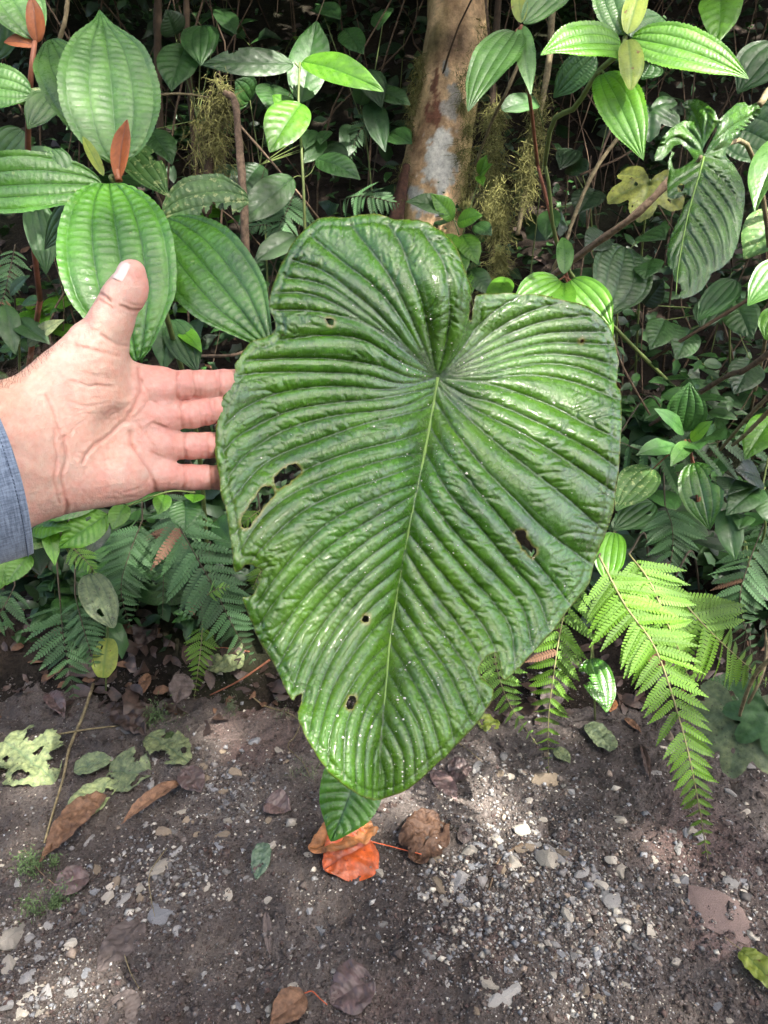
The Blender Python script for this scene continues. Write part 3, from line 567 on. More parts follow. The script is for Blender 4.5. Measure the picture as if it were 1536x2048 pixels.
# specks of washed-down debris
def specks():
    Vs, Fs = [], []; rs = np.random.default_rng(5); n = 0; ok = np.where((deh > 14) & (hh > 1.0))[0]
    px, py = Qh[ok, 0], Qh[ok, 1]
    wgt = 0.06 + np.exp(-((dm[ok] - 40) / 60) ** 2) * 0.8 + 1.1 * np.exp(-((px - 960) / 130) ** 2 - ((py - 830) / 110) ** 2) + 0.6 * np.exp(-((px - 790) / 130) ** 2 - ((py - 570) / 90) ** 2) + 0.4 * np.exp(-((px - 1100) / 120) ** 2 - ((py - 1180) / 120) ** 2)
    pick = rs.choice(ok, 520, replace=False, p=wgt / wgt.sum())
    for i in pick:
        c = P(Qh[i, 0], Qh[i, 1], Dh[i] - 0.0004); r = 0.00046 * math.exp(rs.normal(0, 0.45)); a = rs.uniform(0, 6.3); k = rs.integers(4, 6)
        th = a + np.arange(k) / k * 6.283; e = rs.uniform(0.5, 1.0)
        ring = c + (np.cos(th)[:, None] * RGT + e * np.sin(th)[:, None] * UPV) * r * rs.uniform(0.7, 1.2, (k, 1)); Vs.append(np.vstack([ring, c - FWD * r * 0.6])); Fs += [(n + j, n + (j + 1) % k, n + k) for j in range(k)]; n += k + 1
    return mesh('debris_specks', np.vstack(Vs), Fs, plain_mat('pale_debris', (0.75, 0.71, 0.62), 0.8, 90, 0.3, 0.1), smooth=False)
tag(add('debris_specks', specks(), BLADE), kind='stuff')

# ---------------------------------------------------------------- the hand, built as one surface in photo units and carried to its real depth
def rcone(Q, a, b, ra, rb, zs=1.0):
    a, b = np.array(a, float), np.array(b, float); sc = np.array([1, 1, 1 / zs]); q = (Q - a) * sc; ba = (b - a) * sc
    t = np.clip(q @ ba / (ba @ ba), 0, 1); return np.linalg.norm(q - t[:, None] * ba, axis=1) - (ra + (rb - ra) * t)
def ell(Q, c, r, ang=0.0):
    q = Q - np.array(c, float); ca, sa = math.cos(ang), math.sin(ang); q = np.stack([q[:, 0] * ca + q[:, 1] * sa, -q[:, 0] * sa + q[:, 1] * ca, q[:, 2]], 1)
    r = np.array(r, float); k0 = np.linalg.norm(q / r, axis=1); k1 = np.linalg.norm(q / (r * r), axis=1) + 1e-9; return k0 * (k0 - 1) / k1
def smin(a, b, k): h = np.clip(0.5 + 0.5 * (b - a) / k, 0, 1); return b + (a - b) * h - k * h * (1 - h)
def smax(a, b, k): return -smin(-a, -b, k)
FING = [  # joints (x, y, z) and radii from knuckle to tip
    [((318, 770, -2), 31), ((372, 769, -2), 29), ((446, 767, -16), 28), ((520, 762, -58), 25), ((560, 760, -84), 20)],
    [((322, 830, 0), 30), ((384, 829, -2), 28), ((450, 817, -18), 27), ((535, 806, -64), 24), ((580, 800, -92), 19)],
    [((322, 892, 0), 29), ((384, 892, -2), 27), ((446, 889, -18), 26), ((525, 888, -60), 23), ((565, 888, -88), 18)],
    [((312, 952, -2), 29), ((380, 954, -4), 26), ((440, 955, -18), 24.5), ((490, 955, -48), 21), ((518, 955, -66), 17)]]
def hand_sdf(Q):
    d = rcone(Q, (120, 868, -6), (322, 776, -2), 52, 35, 0.82)
    for b, ra, rb in (((322, 830, -2), 50, 34), ((322, 890, -2), 50, 34), ((312, 946, -4), 52, 33)): d = smin(d, rcone(Q, (120, 905, -8), b, ra, rb, 0.82), 26)
    d = smin(d, ell(Q, (215, 880, -18), (135, 112, 36)), 30)
    d = smin(d, ell(Q, (190, 958, 6), (125, 56, 40), -0.10), 26)                       # heel of the hand
    d = smin(d, rcone(Q, (110, 965, -4), (250, 955, 2), 52, 44), 22)
    th = rcone(Q, (138, 830, 12), (196, 720, 26), 58, 57, 0.82)                         # ball of the thumb
    th = smin(th, ell(Q, (186, 792, 24), (64, 88, 42), 0.42), 26)
    th = smin(th, rcone(Q, (184, 694, 22), (131, 778, 6), 57, 80, 0.72), 24)
    th = smin(th, rcone(Q, (196, 722, 26), (222, 640, 40), 54, 45), 20)
    th = smin(th, rcone(Q, (222, 642, 40), (244, 592, 46), 44.5, 41), 14)
    th = smin(th, ell(Q, (213, 600, 40), (20, 16, 26), -1.1), 12)                       # knuckle
    th = smin(th, rcone(Q, (246, 592, 46), (262, 547, 50), 41, 29.5), 12)
    th = smin(th, ell(Q, (268, 582, 54), (29, 40, 26), 0.25), 12)                       # pad
    d = smin(d, th, 26)
    d = smin(d, rcone(Q, (215, 745, 8), (318, 766, -2), 34, 29, 0.7), 26)               # web to the index finger
    hol = ell(Q, (236, 868, 46), (44, 40, 22), -0.5); d = smax(d, -hol, 34)               # hollow of the palm
    # wrist and forearm
    wr = rcone(Q, (122, 866, -4), (20, 880, -2), 98, 112, 0.66)
    wr = smin(wr, rcone(Q, (112, 920, -6), (0, 955, -4), 100, 112, 0.66), 30)
    wr = smin(wr, rcone(Q, (10, 912, -4), (-420, 1035, -4), 138, 178, 0.66), 40)
    d = smin(d, wr, 34)
    d = smin(d, rcone(Q, (131, 780, 4), (45, 872, -2), 78, 106, 0.68), 30)
    for a, b, r in (((10, 880, 78), (100, 900, 52), 9), ((10, 935, 80), (105, 945, 54), 9)): d = smin(d, rcone(Q, a, b, r, r), 24)      # tendons
    fs = None
    for f in FING:
        e = None
        for (a, ra), (b, rb) in zip(f[:-1], f[1:]):
            s = rcone(Q, a, b, ra * 0.99, rb * 0.97, 0.95); e = s if e is None else smin(e, s, 6)
        for (a, ra), (b, rb) in zip(f[1:-1], f[2:]):                                     # pads between the joints
            c = (np.array(a) * 0.5 + np.array(b) * 0.5) + np.array([0, 0, ra * 0.26]); e = smin(e, ell(Q, c, ((b[0] - a[0]) * 0.42, ra * 0.86, ra * 0.80)), 8)
        fs = e if fs is None else smin(fs, e, 5)
    d = smin(d, fs, 9)
    for y in (776, 834, 892, 948): d = smin(d, ell(Q, (330, y, 14), (27, 25, 17)), 16)       # pads below the fingers
    return d
def surface_nets(f, lo, hi, h):
    n = [int((b - a) / h) // 4 * 4 + 5 for a, b in zip(lo, hi)]
    ax = [lo[i] + np.arange(n[i]) * h for i in range(3)]
    cx = [a[::4] for a in ax]; C = f(np.stack(np.meshgrid(*cx, indexing='ij'), -1).reshape(-1, 3)).reshape([len(c) for c in cx])
    Fv = np.repeat(np.repeat(np.repeat(C, 4, 0), 4, 1), 4, 2)[:n[0], :n[1], :n[2]].copy()
    sel = np.where(np.abs(Fv) < h * 9); pts = np.stack([ax[i][sel[i]] for i in range(3)], -1)
    vals = np.concatenate([f(pts[k:k + 200000]) for k in range(0, len(pts), 200000)]); Fv[sel] = vals
    ins = Fv < 0; c = np.zeros([k - 1 for k in n], int)
    for a in (0, 1):
        for b in (0, 1):
            for e in (0, 1): c += ins[a:n[0] - 1 + a, b:n[1] - 1 + b, e:n[2] - 1 + e]
    act = (c > 0) & (c < 8); vi = -np.ones(act.shape, int); cells = np.argwhere(act); vi[act] = np.arange(len(cells))
    acc = np.zeros((len(cells), 3)); cnt = np.zeros(len(cells))
    cor = [(a, b, e) for a in (0, 1) for b in (0, 1) for e in (0, 1)]
    for p in cor:
        for ax_ in range(3):
            if p[ax_]: continue
            q = list(p); q[ax_] = 1
            v0 = Fv[cells[:, 0] + p[0], cells[:, 1] + p[1], cells[:, 2] + p[2]]; v1 = Fv[cells[:, 0] + q[0], cells[:, 1] + q[1], cells[:, 2] + q[2]]
            k = (v0 < 0) != (v1 < 0); t = v0[k] / (v0[k] - v1[k]); pos = np.tile(np.array(p, float), (k.sum(), 1)); pos[:, ax_] = t; acc[k] += pos; cnt[k] += 1
    V = (cells + acc / cnt[:, None]) * h + np.array(lo); Fs = []
    for ax_ in range(3):
        u, v = (ax_ + 1) % 3, (ax_ + 2) % 3
        s0 = [slice(None)] * 3; s1 = [slice(None)] * 3; s0[ax_] = slice(0, -1); s1[ax_] = slice(1, None)
        for s in (s0, s1): s[u] = slice(1, -1); s[v] = slice(1, -1)
        a, b = ins[tuple(s0)], ins[tuple(s1)]; e = np.argwhere(a != b); flip = a[tuple(e.T)]
        e[:, u] += 1; e[:, v] += 1
        def at(du, dv): w_ = e.copy(); w_[:, u] += du; w_[:, v] += dv; return vi[tuple(w_.T)]
        qd = np.stack([at(-1, -1), at(0, -1), at(0, 0), at(-1, 0)], -1); qd[~flip] = qd[~flip][:, ::-1]; Fs.append(qd)
    return V, np.vstack(Fs)
def hand_depth(x): return 0.378 + np.asarray(x, float) * 0.000272
def from_hand(Q): d0 = hand_depth(Q[:, 0]); return P(Q[:, 0], Q[:, 1], d0 * (1 - Q[:, 2] / F))
LO, HI = (-330, 496, -130), (625, 1240, 130)
Vp, Fp = surface_nets(hand_sdf, LO, HI, 3.2)
def vert_normals(V, Fq):
    n_ = np.cross(V[Fq[:, 2]] - V[Fq[:, 0]], V[Fq[:, 3]] - V[Fq[:, 1]]); r = np.zeros_like(V)
    for k in range(4): np.add.at(r, Fq[:, k], n_)
    return unit(r)
def relax(V, Fq, it):
    for _ in range(it):
        s_ = np.zeros_like(V); c_ = np.zeros(len(V))
        for k in range(4): np.add.at(s_, Fq[:, k], V[Fq[:, (k + 1) % 4]]); np.add.at(c_, Fq[:, k], 1)
        V = V * 0.5 + 0.5 * s_ / c_[:, None]
    return V
Vp = relax(Vp, Fp, 2); Np = vert_normals(Vp, Fp)
if (Np[:, 2] * Vp[:, 2]).mean() < 0: Fp = Fp[:, ::-1].copy(); Np = -Np
CREASE = [  # polyline, width, depth: life, head and heart lines, wrist folds, finger folds, thumb folds
    ([(275, 735), (281, 770), (268, 815), (240, 850), (212, 876), (185, 890), (165, 925)], 3.6, 3.2), ([(283, 760), (300, 800), (275, 830), (250, 845)], 2.8, 1.5), ([(312, 985), (300, 945), (280, 915), (262, 890), (258, 862)], 3.4, 2.6), ([(345, 862), (305, 850), (282, 875)], 3.0, 1.6),
    ([(128, 872), (132, 920), (125, 965), (133, 1010), (128, 1030)], 3.4, 2.6), ([(108, 858), (112, 910), (110, 960), (118, 1005)], 3.0, 1.7), ([(92, 790), (112, 840), (122, 880)], 3.2, 1.7),
    ([(352, 742), (355, 770), (353, 795)], 3.2, 2.8), ([(361, 806), (364, 830), (366, 855)], 3.2, 2.6), ([(368, 870), (371, 892), (370, 915)], 3.2, 2.6), ([(368, 932), (371, 955), (366, 978)], 3.2, 2.4),
    ([(385, 742), (389, 770), (387, 796)], 3.0, 2.4), ([(393, 742), (396, 770), (394, 796)], 2.6, 1.6), ([(440, 740), (443, 768), (441, 792)], 3.0, 2.2), ([(420, 800), (424, 820), (423, 845)], 3.0, 2.6), ([(428, 800), (430, 820), (430, 845)], 2.6, 1.4), ([(414, 868), (418, 892), (417, 915)], 3.0, 2.4), ([(422, 933), (425, 955), (423, 977)], 3.0, 2.2),
    ([(240, 610), (266, 622), (292, 618)], 3.2, 2.2), ([(248, 602), (276, 612), (294, 608)], 2.6, 1.3), ([(205, 672), (232, 690), (252, 692)], 3.0, 1.5), ([(150, 690), (190, 702), (238, 712)], 3.4, 1.4), ([(196, 584), (210, 592), (222, 604)], 3.0, 2.2), ([(200, 600), (212, 606), (224, 616)], 2.6, 1.6),
    ([(140, 760), (180, 772), (225, 770)], 3.0, 0.8), ([(135, 800), (175, 812), (220, 806)], 3.0, 0.8), ([(300, 800), (330, 815), (352, 803)], 2.6, 0.9), ([(160, 905), (200, 920), (240, 915)], 3.0, 0.8), ([(250, 985), (285, 975), (300, 950)], 2.6, 1.0), ([(330, 985), (340, 965), (352, 950)], 2.4, 1.1)]
dsp = np.zeros(len(Vp)); redl = np.zeros(len(Vp)); front = np.clip(Np[:, 2] * 2.2 + 0.25, 0, 1)
_r = np.random.default_rng(21)
for _ in range(70):                                  # fine short lines all over the palm
    cx_, cy_ = _r.uniform(110, 340), _r.uniform(740, 1010); a_ = _r.choice([_r.normal(1.2, .5), _r.normal(-.3, .4)]); l_ = _r.uniform(14, 42); dx_, dy_ = math.cos(a_) * l_, math.sin(a_) * l_
    CREASE.append(([(cx_ - dx_, cy_ - dy_), (cx_ + _r.normal(0, 4), cy_ + _r.normal(0, 4)), (cx_ + dx_, cy_ + dy_)], 2.4, _r.uniform(.2, .7)))
for f_ in FING[:4]:
    for xx_ in (378, 400, 408, 432): CREASE.append(([(xx_ + _r.normal(0, 2), f_[1][0][1] - 24), (xx_ + 2, f_[1][0][1]), (xx_ + _r.normal(0, 2), f_[1][0][1] + 24)], 2.2, _r.uniform(.5, 1.1)))
for l, wd, dp in CREASE:
    dp = dp * 1.15
    c = spline(l, 26 if len(l) > 3 else 9); jit = (vnoise(xyz(c[:, 0] / 14, c[:, 1] / 14), 3) - 0.5)[:, None] * 5; c = c + jit; best = np.full(len(Vp), 1e9)
    for a, b in zip(c[:-1], c[1:]):
        ab = b - a; t = np.clip(((Vp[:, :2] - a) @ ab) / (ab @ ab + 1e-9), 0, 1); best = np.minimum(best, np.hypot(Vp[:, 0] - a[0] - t * ab[0], Vp[:, 1] - a[1] - t * ab[1]))
    g_ = np.exp(-(best / wd) ** 2) * front; dsp -= g_ * dp; redl = np.maximum(redl, g_ * min(1, dp / 2.6)); dsp += np.exp(-((best - wd * 2.2) / (wd * 1.3)) ** 2) * front * dp * 0.22
qn = Vp / 30.0; dsp += (fbm(qn, 51, 3) - 0.5) * 2.2 + (fbm(Vp / np.array([26., 6., 26.]), 53, 2) - 0.5) * 1.5 * front + (fbm(Vp / np.array([6., 22., 22.]), 54, 2) - 0.5) * 1.1 * front + (fbm(Vp / 5.0, 55, 2) - 0.5) * 1.2
Vp2 = Vp + Np * dsp[:, None]
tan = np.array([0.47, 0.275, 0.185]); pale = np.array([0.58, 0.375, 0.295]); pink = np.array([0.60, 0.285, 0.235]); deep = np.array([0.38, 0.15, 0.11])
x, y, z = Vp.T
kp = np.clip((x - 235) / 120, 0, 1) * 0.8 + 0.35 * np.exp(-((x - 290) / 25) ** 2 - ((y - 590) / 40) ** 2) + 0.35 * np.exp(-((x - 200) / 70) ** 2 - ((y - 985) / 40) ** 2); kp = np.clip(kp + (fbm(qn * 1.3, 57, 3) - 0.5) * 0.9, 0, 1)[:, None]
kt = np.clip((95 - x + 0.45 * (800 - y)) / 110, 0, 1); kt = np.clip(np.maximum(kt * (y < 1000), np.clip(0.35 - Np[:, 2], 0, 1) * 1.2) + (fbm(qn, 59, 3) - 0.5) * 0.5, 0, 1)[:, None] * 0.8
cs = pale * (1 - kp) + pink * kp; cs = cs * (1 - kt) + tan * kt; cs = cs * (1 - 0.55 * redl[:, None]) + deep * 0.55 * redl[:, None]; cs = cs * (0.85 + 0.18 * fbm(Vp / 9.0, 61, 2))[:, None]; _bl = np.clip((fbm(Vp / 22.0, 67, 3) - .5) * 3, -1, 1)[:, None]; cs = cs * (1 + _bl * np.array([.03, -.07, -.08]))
def skin_mat():
    m, t, b, out = new_mat('skin'); a = N(t, 'ShaderNodeAttribute', attribute_name='Col'); tc = N(t, 'ShaderNodeTexCoord')
    n1 = N(t, 'ShaderNodeTexNoise', i_Scale=900.0, i_Detail=5.0, i_Roughness=0.6); t.links.new(tc.outputs['Object'], n1.inputs['Vector'])
    n2 = N(t, 'ShaderNodeTexVoronoi', i_Scale=950.0); t.links.new(tc.outputs['Object'], n2.inputs['Vector'])
    n3 = N(t, 'ShaderNodeTexNoise', i_Scale=260.0, i_Detail=4.0); t.links.new(tc.outputs['Object'], n3.inputs['Vector'])
    t.links.new(mixc(t, ramp(t, n3.outputs['Fac'], 0.35, 0.7), a.outputs['Color'], mixc(t, 1.0, a.outputs['Color'], (1.0, 0.86, 0.84), 'MULTIPLY')), b.inputs['Base Color'])
    b.inputs['Roughness'].default_value = 0.48; b.inputs['Specular IOR Level'].default_value = 0.42
    b.inputs['Subsurface Weight'].default_value = 0.22; b.inputs['Subsurface Radius'].default_value = (1.0, 0.35, 0.2); b.inputs['Subsurface Scale'].default_value = 0.004
    bump(t, b, mixc(t, 0.5, n1.outputs['Fac'], n2.outputs['Distance']), 0.35, 0.0008); return m
M_SKIN = skin_mat()
pb = from_hand(np.array([[-300.0, 1000.0, -60.0]]))[0]
PERSON = thing('person', 'open left hand, palm out and thumb up, in a blue woven sleeve', 'person', pb)
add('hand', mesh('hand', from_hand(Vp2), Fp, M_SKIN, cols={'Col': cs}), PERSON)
# thumbnail, seen nearly edge on
def nail():
    c0 = np.array([256.0, 552.0, 50.0]); dn = unit([-0.62, -0.22, 0.75]); up_ = unit(np.array([0.30, -0.95, 0.05])); up_ = unit(up_ - dn * (up_ @ dn)); sd = np.cross(dn, up_); Vn = []; A, B = 11, 13
    for i in range(A):
        for j in range(B):
            a = (i / (A - 1) - 0.5) * 2; b = j / (B - 1); wv = 17.5 * (1 - 0.10 * (1 - b)) * (1 - max(0, b - 0.82) * 1.1); Vn.append(c0 + sd * a * wv + up_ * (b * 38 - 14) + dn * 60)
    Vn = np.array(Vn); aa = np.repeat(np.linspace(-1, 1, A), B); jj = np.tile(np.arange(B), A)
    for _ in range(26): Vn = Vn - dn * np.clip(hand_sdf(Vn), 0, 30)[:, None] * 0.8
    Vn = Vn + dn * ((2.6 + 0.8 * (1 - aa * aa)) * np.where((jj == 0) | (np.abs(aa) == 1), 0.4, 1))[:, None]
    i = (np.arange(A - 1)[:, None] * B + np.arange(B - 1)[None]).ravel()
    return mesh('thumbnail', from_hand(Vn), np.stack([i, i + 1, i + B + 1, i + B], -1), plain_mat('nail', (0.70, 0.52, 0.46), 0.25, 200, 0.08, 0.05, vary=0, spec=0.6))
add('thumbnail', nail(), PERSON)
# hair on the back of the wrist
def hairs():
    rs = np.random.default_rng(9); L = []
    k = np.where((x > -10) & (x < 130) & (y < 860) & (Np[:, 2] < 0.75) & (y > 690) & (Np[:, 1] < -0.1) & (Np[:, 2] > -0.6))[0]; k = rs.choice(k, min(170, len(k)), replace=False)
    for i in k:
        p = Vp2[i]; n_ = Np[i]; d_ = np.array([rs.uniform(-0.2, 0.9), rs.uniform(-0.9, 0.0), rs.uniform(-0.3, 0.4)]); l_ = rs.uniform(12, 30)
        pts = np.array([p, p + n_ * l_ * 0.35 + d_ * l_ * 0.2, p + n_ * l_ * 0.5 + d_ * l_ * 0.6 + rs.normal(0, 2, 3), p + n_ * l_ * 0.45 + d_ * l_ + rs.normal(0, 3, 3)]); L.append((from_hand(spline(pts, 6)), np.linspace(0.00009, 0.00004, 6)))
    return tubes_mesh('arm_hair', L, plain_mat('hair', (0.07, 0.045, 0.03), 0.5, 50, 0.2, 0.0), 3, 0)
tag(add('arm_hair', hairs(), PERSON), kind='stuff')
# sleeve
def cloth_mat():
    m, t, b, out = new_mat('blue_chambray'); tc = N(t, 'ShaderNodeTexCoord'); uvn = N(t, 'ShaderNodeAttribute', attribute_name='wu'); vvn = N(t, 'ShaderNodeAttribute', attribute_name='wv')
    cb = N(t, 'ShaderNodeCombineXYZ'); t.links.new(uvn.outputs['Fac'], cb.inputs[0]); t.links.new(vvn.outputs['Fac'], cb.inputs[1])
    outs = []
    for sc_ in ((9.0, 0.9, 1), (0.9, 9.0, 1)):
        mp = N(t, 'ShaderNodeMapping'); mp.inputs['Scale'].default_value = sc_; t.links.new(cb.outputs[0], mp.inputs[0]); nn = N(t, 'ShaderNodeTexNoise', i_Scale=1.3, i_Detail=5.0, i_Roughness=0.7); t.links.new(mp.outputs[0], nn.inputs['Vector']); outs.append(nn.outputs['Fac'])
    s_ = mixc(t, 0.5, outs[0], outs[1]); c = ramp(t, s_, 0.40, 0.60, (0.050, 0.075, 0.125), (0.21, 0.27, 0.36)); t.links.new(c, b.inputs['Base Color']); b.inputs['Roughness'].default_value = 0.9; b.inputs['Sheen Weight'].default_value = 0.3
    bump(t, b, s_, 0.6, 0.0008); return m
M_CLOTH = cloth_mat()
def sleeve_part(s0, s1, grow, thick, ns, nm, fold=1.0):
    A, B_ = np.array([26.0, 935.0, -4.0]), np.array([-560.0, 1110.0, -4.0]); ax_ = unit(B_ - A); vv = unit(np.cross([0, 0, 1.0], ax_)); vv = vv if vv[1] > 0 else -vv
    s = np.linspace(s0, s1, ns); th = np.linspace(0, 2 * math.pi, nm, endpoint=False); S, T_ = np.meshgrid(s, th, indexing='ij')
    R = 172 + 0.06 * S + grow; wr_ = fold * 7 * (fbm(np.stack([S / 90, np.cos(T_) * 2, np.sin(T_) * 2], -1), 81, 3) - 0.5) * np.clip(S / 60, 0.3, 3) + fold * 5 * np.sin(S / 34 + 2 * np.sin(T_ + 1))
    R = R + wr_; Q = A + ax_ * S[..., None] + vv * (R * np.cos(T_))[..., None] + np.array([0, 0, 1.0]) * (R * 0.74 * np.sin(T_))[..., None]; Q[..., 0] -= 10 * np.cos(2 * T_) * np.exp(-S / 60)
    return Q, S, T_
def sleeve_mesh(name, rings):
    ns, nm = rings[0].shape[0], rings[0].shape[1]; Q, S, T_ = rings; V = from_hand(Q.reshape(-1, 3)); i = (np.arange(ns - 1)[:, None] * nm + np.arange(nm)[None]); j = (np.arange(ns - 1)[:, None] * nm + (np.arange(nm)[None] + 1) % nm)
    return mesh(name, V, np.stack([i, j, j + nm, i + nm], -1).reshape(-1, 4), M_CLOTH, attrs={'wu': S.ravel() / 60, 'wv': T_.ravel() * 170 / 60})
SL = add('sleeve', sleeve_mesh('sleeve', sleeve_part(60, 620, -3, 0, 60, 96)), PERSON); ORG[SL.name] = np.zeros(3)
Q, S, T_ = sleeve_part(0, 120, 4, 0, 40, 96, 0.7); inner = Q.copy(); c_ = Q.mean(1, keepdims=True)
prof = np.concatenate([[(-0.0)], [0]])
lip = np.stack([c_[0] + (Q[0] - c_[0]) * f + np.array([dx, 0, 0]) for f, dx in ((0.90, -60), (0.93, -18), (0.955, -3), (0.975, 2))]); Qc = np.concatenate([lip, Q]); Sc = np.concatenate([np.array([-40., -20., -8., -4.])[:, None] * np.ones((1, 96)), S]); Tc = np.concatenate([T_[:4], T_])
CUFF = add('cuff', sleeve_mesh('cuff', (Qc, Sc, Tc)), SL)
for ob in (SL, CUFF):
    mo = ob.modifiers.new('sub', 'SUBSURF'); mo.levels = mo.render_levels = 1

Qs, Ss, Ts = sleeve_part(14, 15, 5.4, 0, 2, 288, 0.7); Pst = from_hand(Qs[0]); st_ = [(Pst[[i, (i + 1) % 288]] if i < 287 else Pst[[286, 287]], .00032) for i in range(0, 288, 2)]
add('stitching', tubes_mesh('stitching', st_, plain_mat('thread', (0.10, 0.13, 0.19), .9, 300, .3), 4, 0), SL)
# ---------------------------------------------------------------- tree trunk and what hangs beside it
def crown_mesh(name, centres, nper, spread, size, mat, keep=None, seed=0, hang=0.35):
    """a cloud of leaf-sized folded quads round limb points; keep() drops the leaves that would fill a gap"""
    rs = np.random.default_rng(seed); C = np.repeat(np.asarray(centres, float), nper, 0); Q = C + rs.normal(0, 1, C.shape) * np.asarray(spread)
    if keep is not None: Q = Q[keep(Q)]
    m = len(Q); y = unit(rs.normal(0, 1, (m, 3)) + np.array([0, 0, -hang])); z = unit(rs.normal(0, 0.55, (m, 3)) + np.array([0, 0, 1.0])); x = unit(np.cross(y, z)); z = np.cross(x, y); L = size * rs.uniform(0.6, 1.3, (m, 1)); W = L * 0.42
    T = np.stack([Q, Q + y * L * 0.45 + x * W * 0.5 + z * L * 0.05, Q + y * L - z * L * 0.12, Q + y * L * 0.45 - x * W * 0.5 + z * L * 0.05, Q + y * L * 0.5 - z * L * 0.02], 1).reshape(-1, 3)
    f = np.array([[0, 1, 4], [1, 2, 4], [2, 3, 4], [3, 0, 4]]); Fc = (f[None] + np.arange(m)[:, None, None] * 5).reshape(-1, 3)
    return mesh(name, T, Fc, mat, attrs={'vein': np.zeros(len(T))})
def trunk_mesh():
    axp = spline([P(852, 640, 3.05), P(862, 420, 3.02), P(893, 200, 2.98), P(915, 0, 2.95), P(925, -250, 2.98), P(925, -700, 3.1), P(935, -1500, 3.3)], 260)
    m, n_ = len(axp), 110; t = unit(np.gradient(axp, axis=0)); xx = unit(np.cross(t, [0, 1.0, 0])); yy = np.cross(t, xx); th = np.arange(n_) / n_ * 2 * math.pi
    r = np.interp(np.arange(m), [0, 30, 80, 260], [0.185, 0.145, 0.135, 0.10]); D_ = np.cos(th)[None, :, None] * xx[:, None] + np.sin(th)[None, :, None] * yy[:, None]
    base = axp[:, None] + D_ * r[:, None, None]; bq = base.reshape(-1, 3)
    dsp = (fbm(bq * np.array([9, 9, 3.0]), 91, 4) - 0.5) * 0.05 + (fbm(bq * np.array([60, 60, 14.0]), 93, 3) - 0.5) * 0.012
    V = bq + D_.reshape(-1, 3) * dsp[:, None]
    px, py = proj(V); n1 = fbm(bq * np.array([14, 14, 5.0]), 95, 4)[:, None]; n2 = fbm(bq * 30, 97, 3)[:, None]
    c = np.array([0.13, 0.085, 0.05]) + np.array([0.30, 0.23, 0.145]) * np.clip(n1 * 2.1 - 0.55, 0, 1); c = c * (0.65 + 0.7 * n2) * np.array([2.0, 1.9, 1.75])
    side = D_.reshape(-1, 3)[:, 0]
    ms = np.clip((np.abs(side) - 0.45) * 1.6 + (fbm(bq * 8, 99, 3) - 0.5) * 2.2, 0, 1)[:, None] * 0.8; c = c * (1 - ms) + ms * np.array([0.15, 0.14, 0.035])
    dk = np.exp(-((px - 905) / 60) ** 2 - ((py - 85) / 32) ** 2)[:, None] * 0.6; c = c * (1 - dk) + dk * np.array([0.07, 0.055, 0.045])
    w2 = (fbm(bq * 26, 101, 3) - 0.5)
    for cx, cy, rx, ry, col, s in ((872, 175, 13, 42, (0.16, 0.075, 0.045), 3.2), (868, 228, 14, 34, (0.17, 0.075, 0.045), 3.4), (876, 322, 38, 60, (0.58, 0.57, 0.51), 2.0), (850, 400, 34, 34, (0.44, 0.45, 0.42), 2.2), (893, 145, 9, 22, (0.28, 0.28, 0.25), 2.2), (902, 205, 18, 30, (0.36, 0.33, 0.28), 2.4)):
        e = ((px - cx) / rx) ** 2 + ((py - cy) / ry) ** 2 + w2 * s * 2; k = (np.clip((1.15 - e) * 3, 0, 1) * (D_.reshape(-1, 3)[:, 1] < 0.3))[:, None]; c = c * (1 - k) + k * np.array(col) * (0.8 + 0.4 * n2)
    i = (np.arange(m - 1)[:, None] * n_ + np.arange(n_)[None]); j = (np.arange(m - 1)[:, None] * n_ + (np.arange(n_)[None] + 1) % n_)
    return mesh('trunk', V, np.stack([i, j, j + n_, i + n_], -1).reshape(-1, 4), col_mat('bark', 0.85, 0.25, 60, 0.4, 0.9, 0.008), cols={'Col': c}), axp
# sun flecks of the photograph: the crowns leave a gap above each of these
FLECK = [(1215, 1150, 1.28, .05), (1290, 1165, 1.28, .07), (1270, 1215, 1.28, .06), (1200, 1200, 1.28, .05), (1330, 1190, 1.28, .05), (1400, 108, 1.12, .065), (1465, 118, 1.12, .04), (1225, 75, 1.12, .025), (1225, 110, 1.12, .02), (1010, 170, 1.12, .03), (625, 150, 1.95, .05), (690, 165, 1.95, .05), (735, 165, 1.95, .03), (560, 245, 1.95, .05),
         (1440, 1800, 1.86, .07), (1475, 1770, 1.86, .05), (1500, 1800, 1.86, .05), (870, 1500, 1.9, .025), (1030, 1440, 1.5, .05), (1060, 1500, 1.9, .03), (440, 425, .98, .03), (360, 400, .98, .02), (1100, 1290, 1.38, .06), (1120, 1230, 1.38, .05), (1330, 1320, 1.3, .05), (1265, 420, 2.2, .03), (632, 270, 1.95, .03), (1515, 380, 1.3, .04), (960, 450, 2.6, .06), (1180, 1010, 2.0, .05), (1420, 880, 1.75, .03),
         (1160, 580, 1.5, .04), (1110, 565, 1.5, .03), (300, 880, .45, .0), (1420, 1000, 1.7, .04)]
_f = np.random.default_rng(17)
for _ in range(34): FLECK.append((_f.choice([_f.uniform(330, 830), _f.uniform(1000, 1536)]), _f.uniform(0, 560), _f.uniform(2.2, 3.6), _f.uniform(.0, .03) + .004))  # more gaps at random, added to dapple the background
FP = np.array([P(*f[:3]) for f in FLECK]); FR = np.array([f[3] for f in FLECK])
_hv = np.vstack([V[::60], from_hand(Vp2[::60])])           # the giant leaf and the hand stay in the shade
for _i in range(len(FR)):
    _v = _hv - FP[_i]; _s = _v @ SUN
    if ((_s > 0) & (np.linalg.norm(_v - _s[:, None] * SUN, axis=1) < FR[_i] + 0.05)).any(): FR[_i] = 0
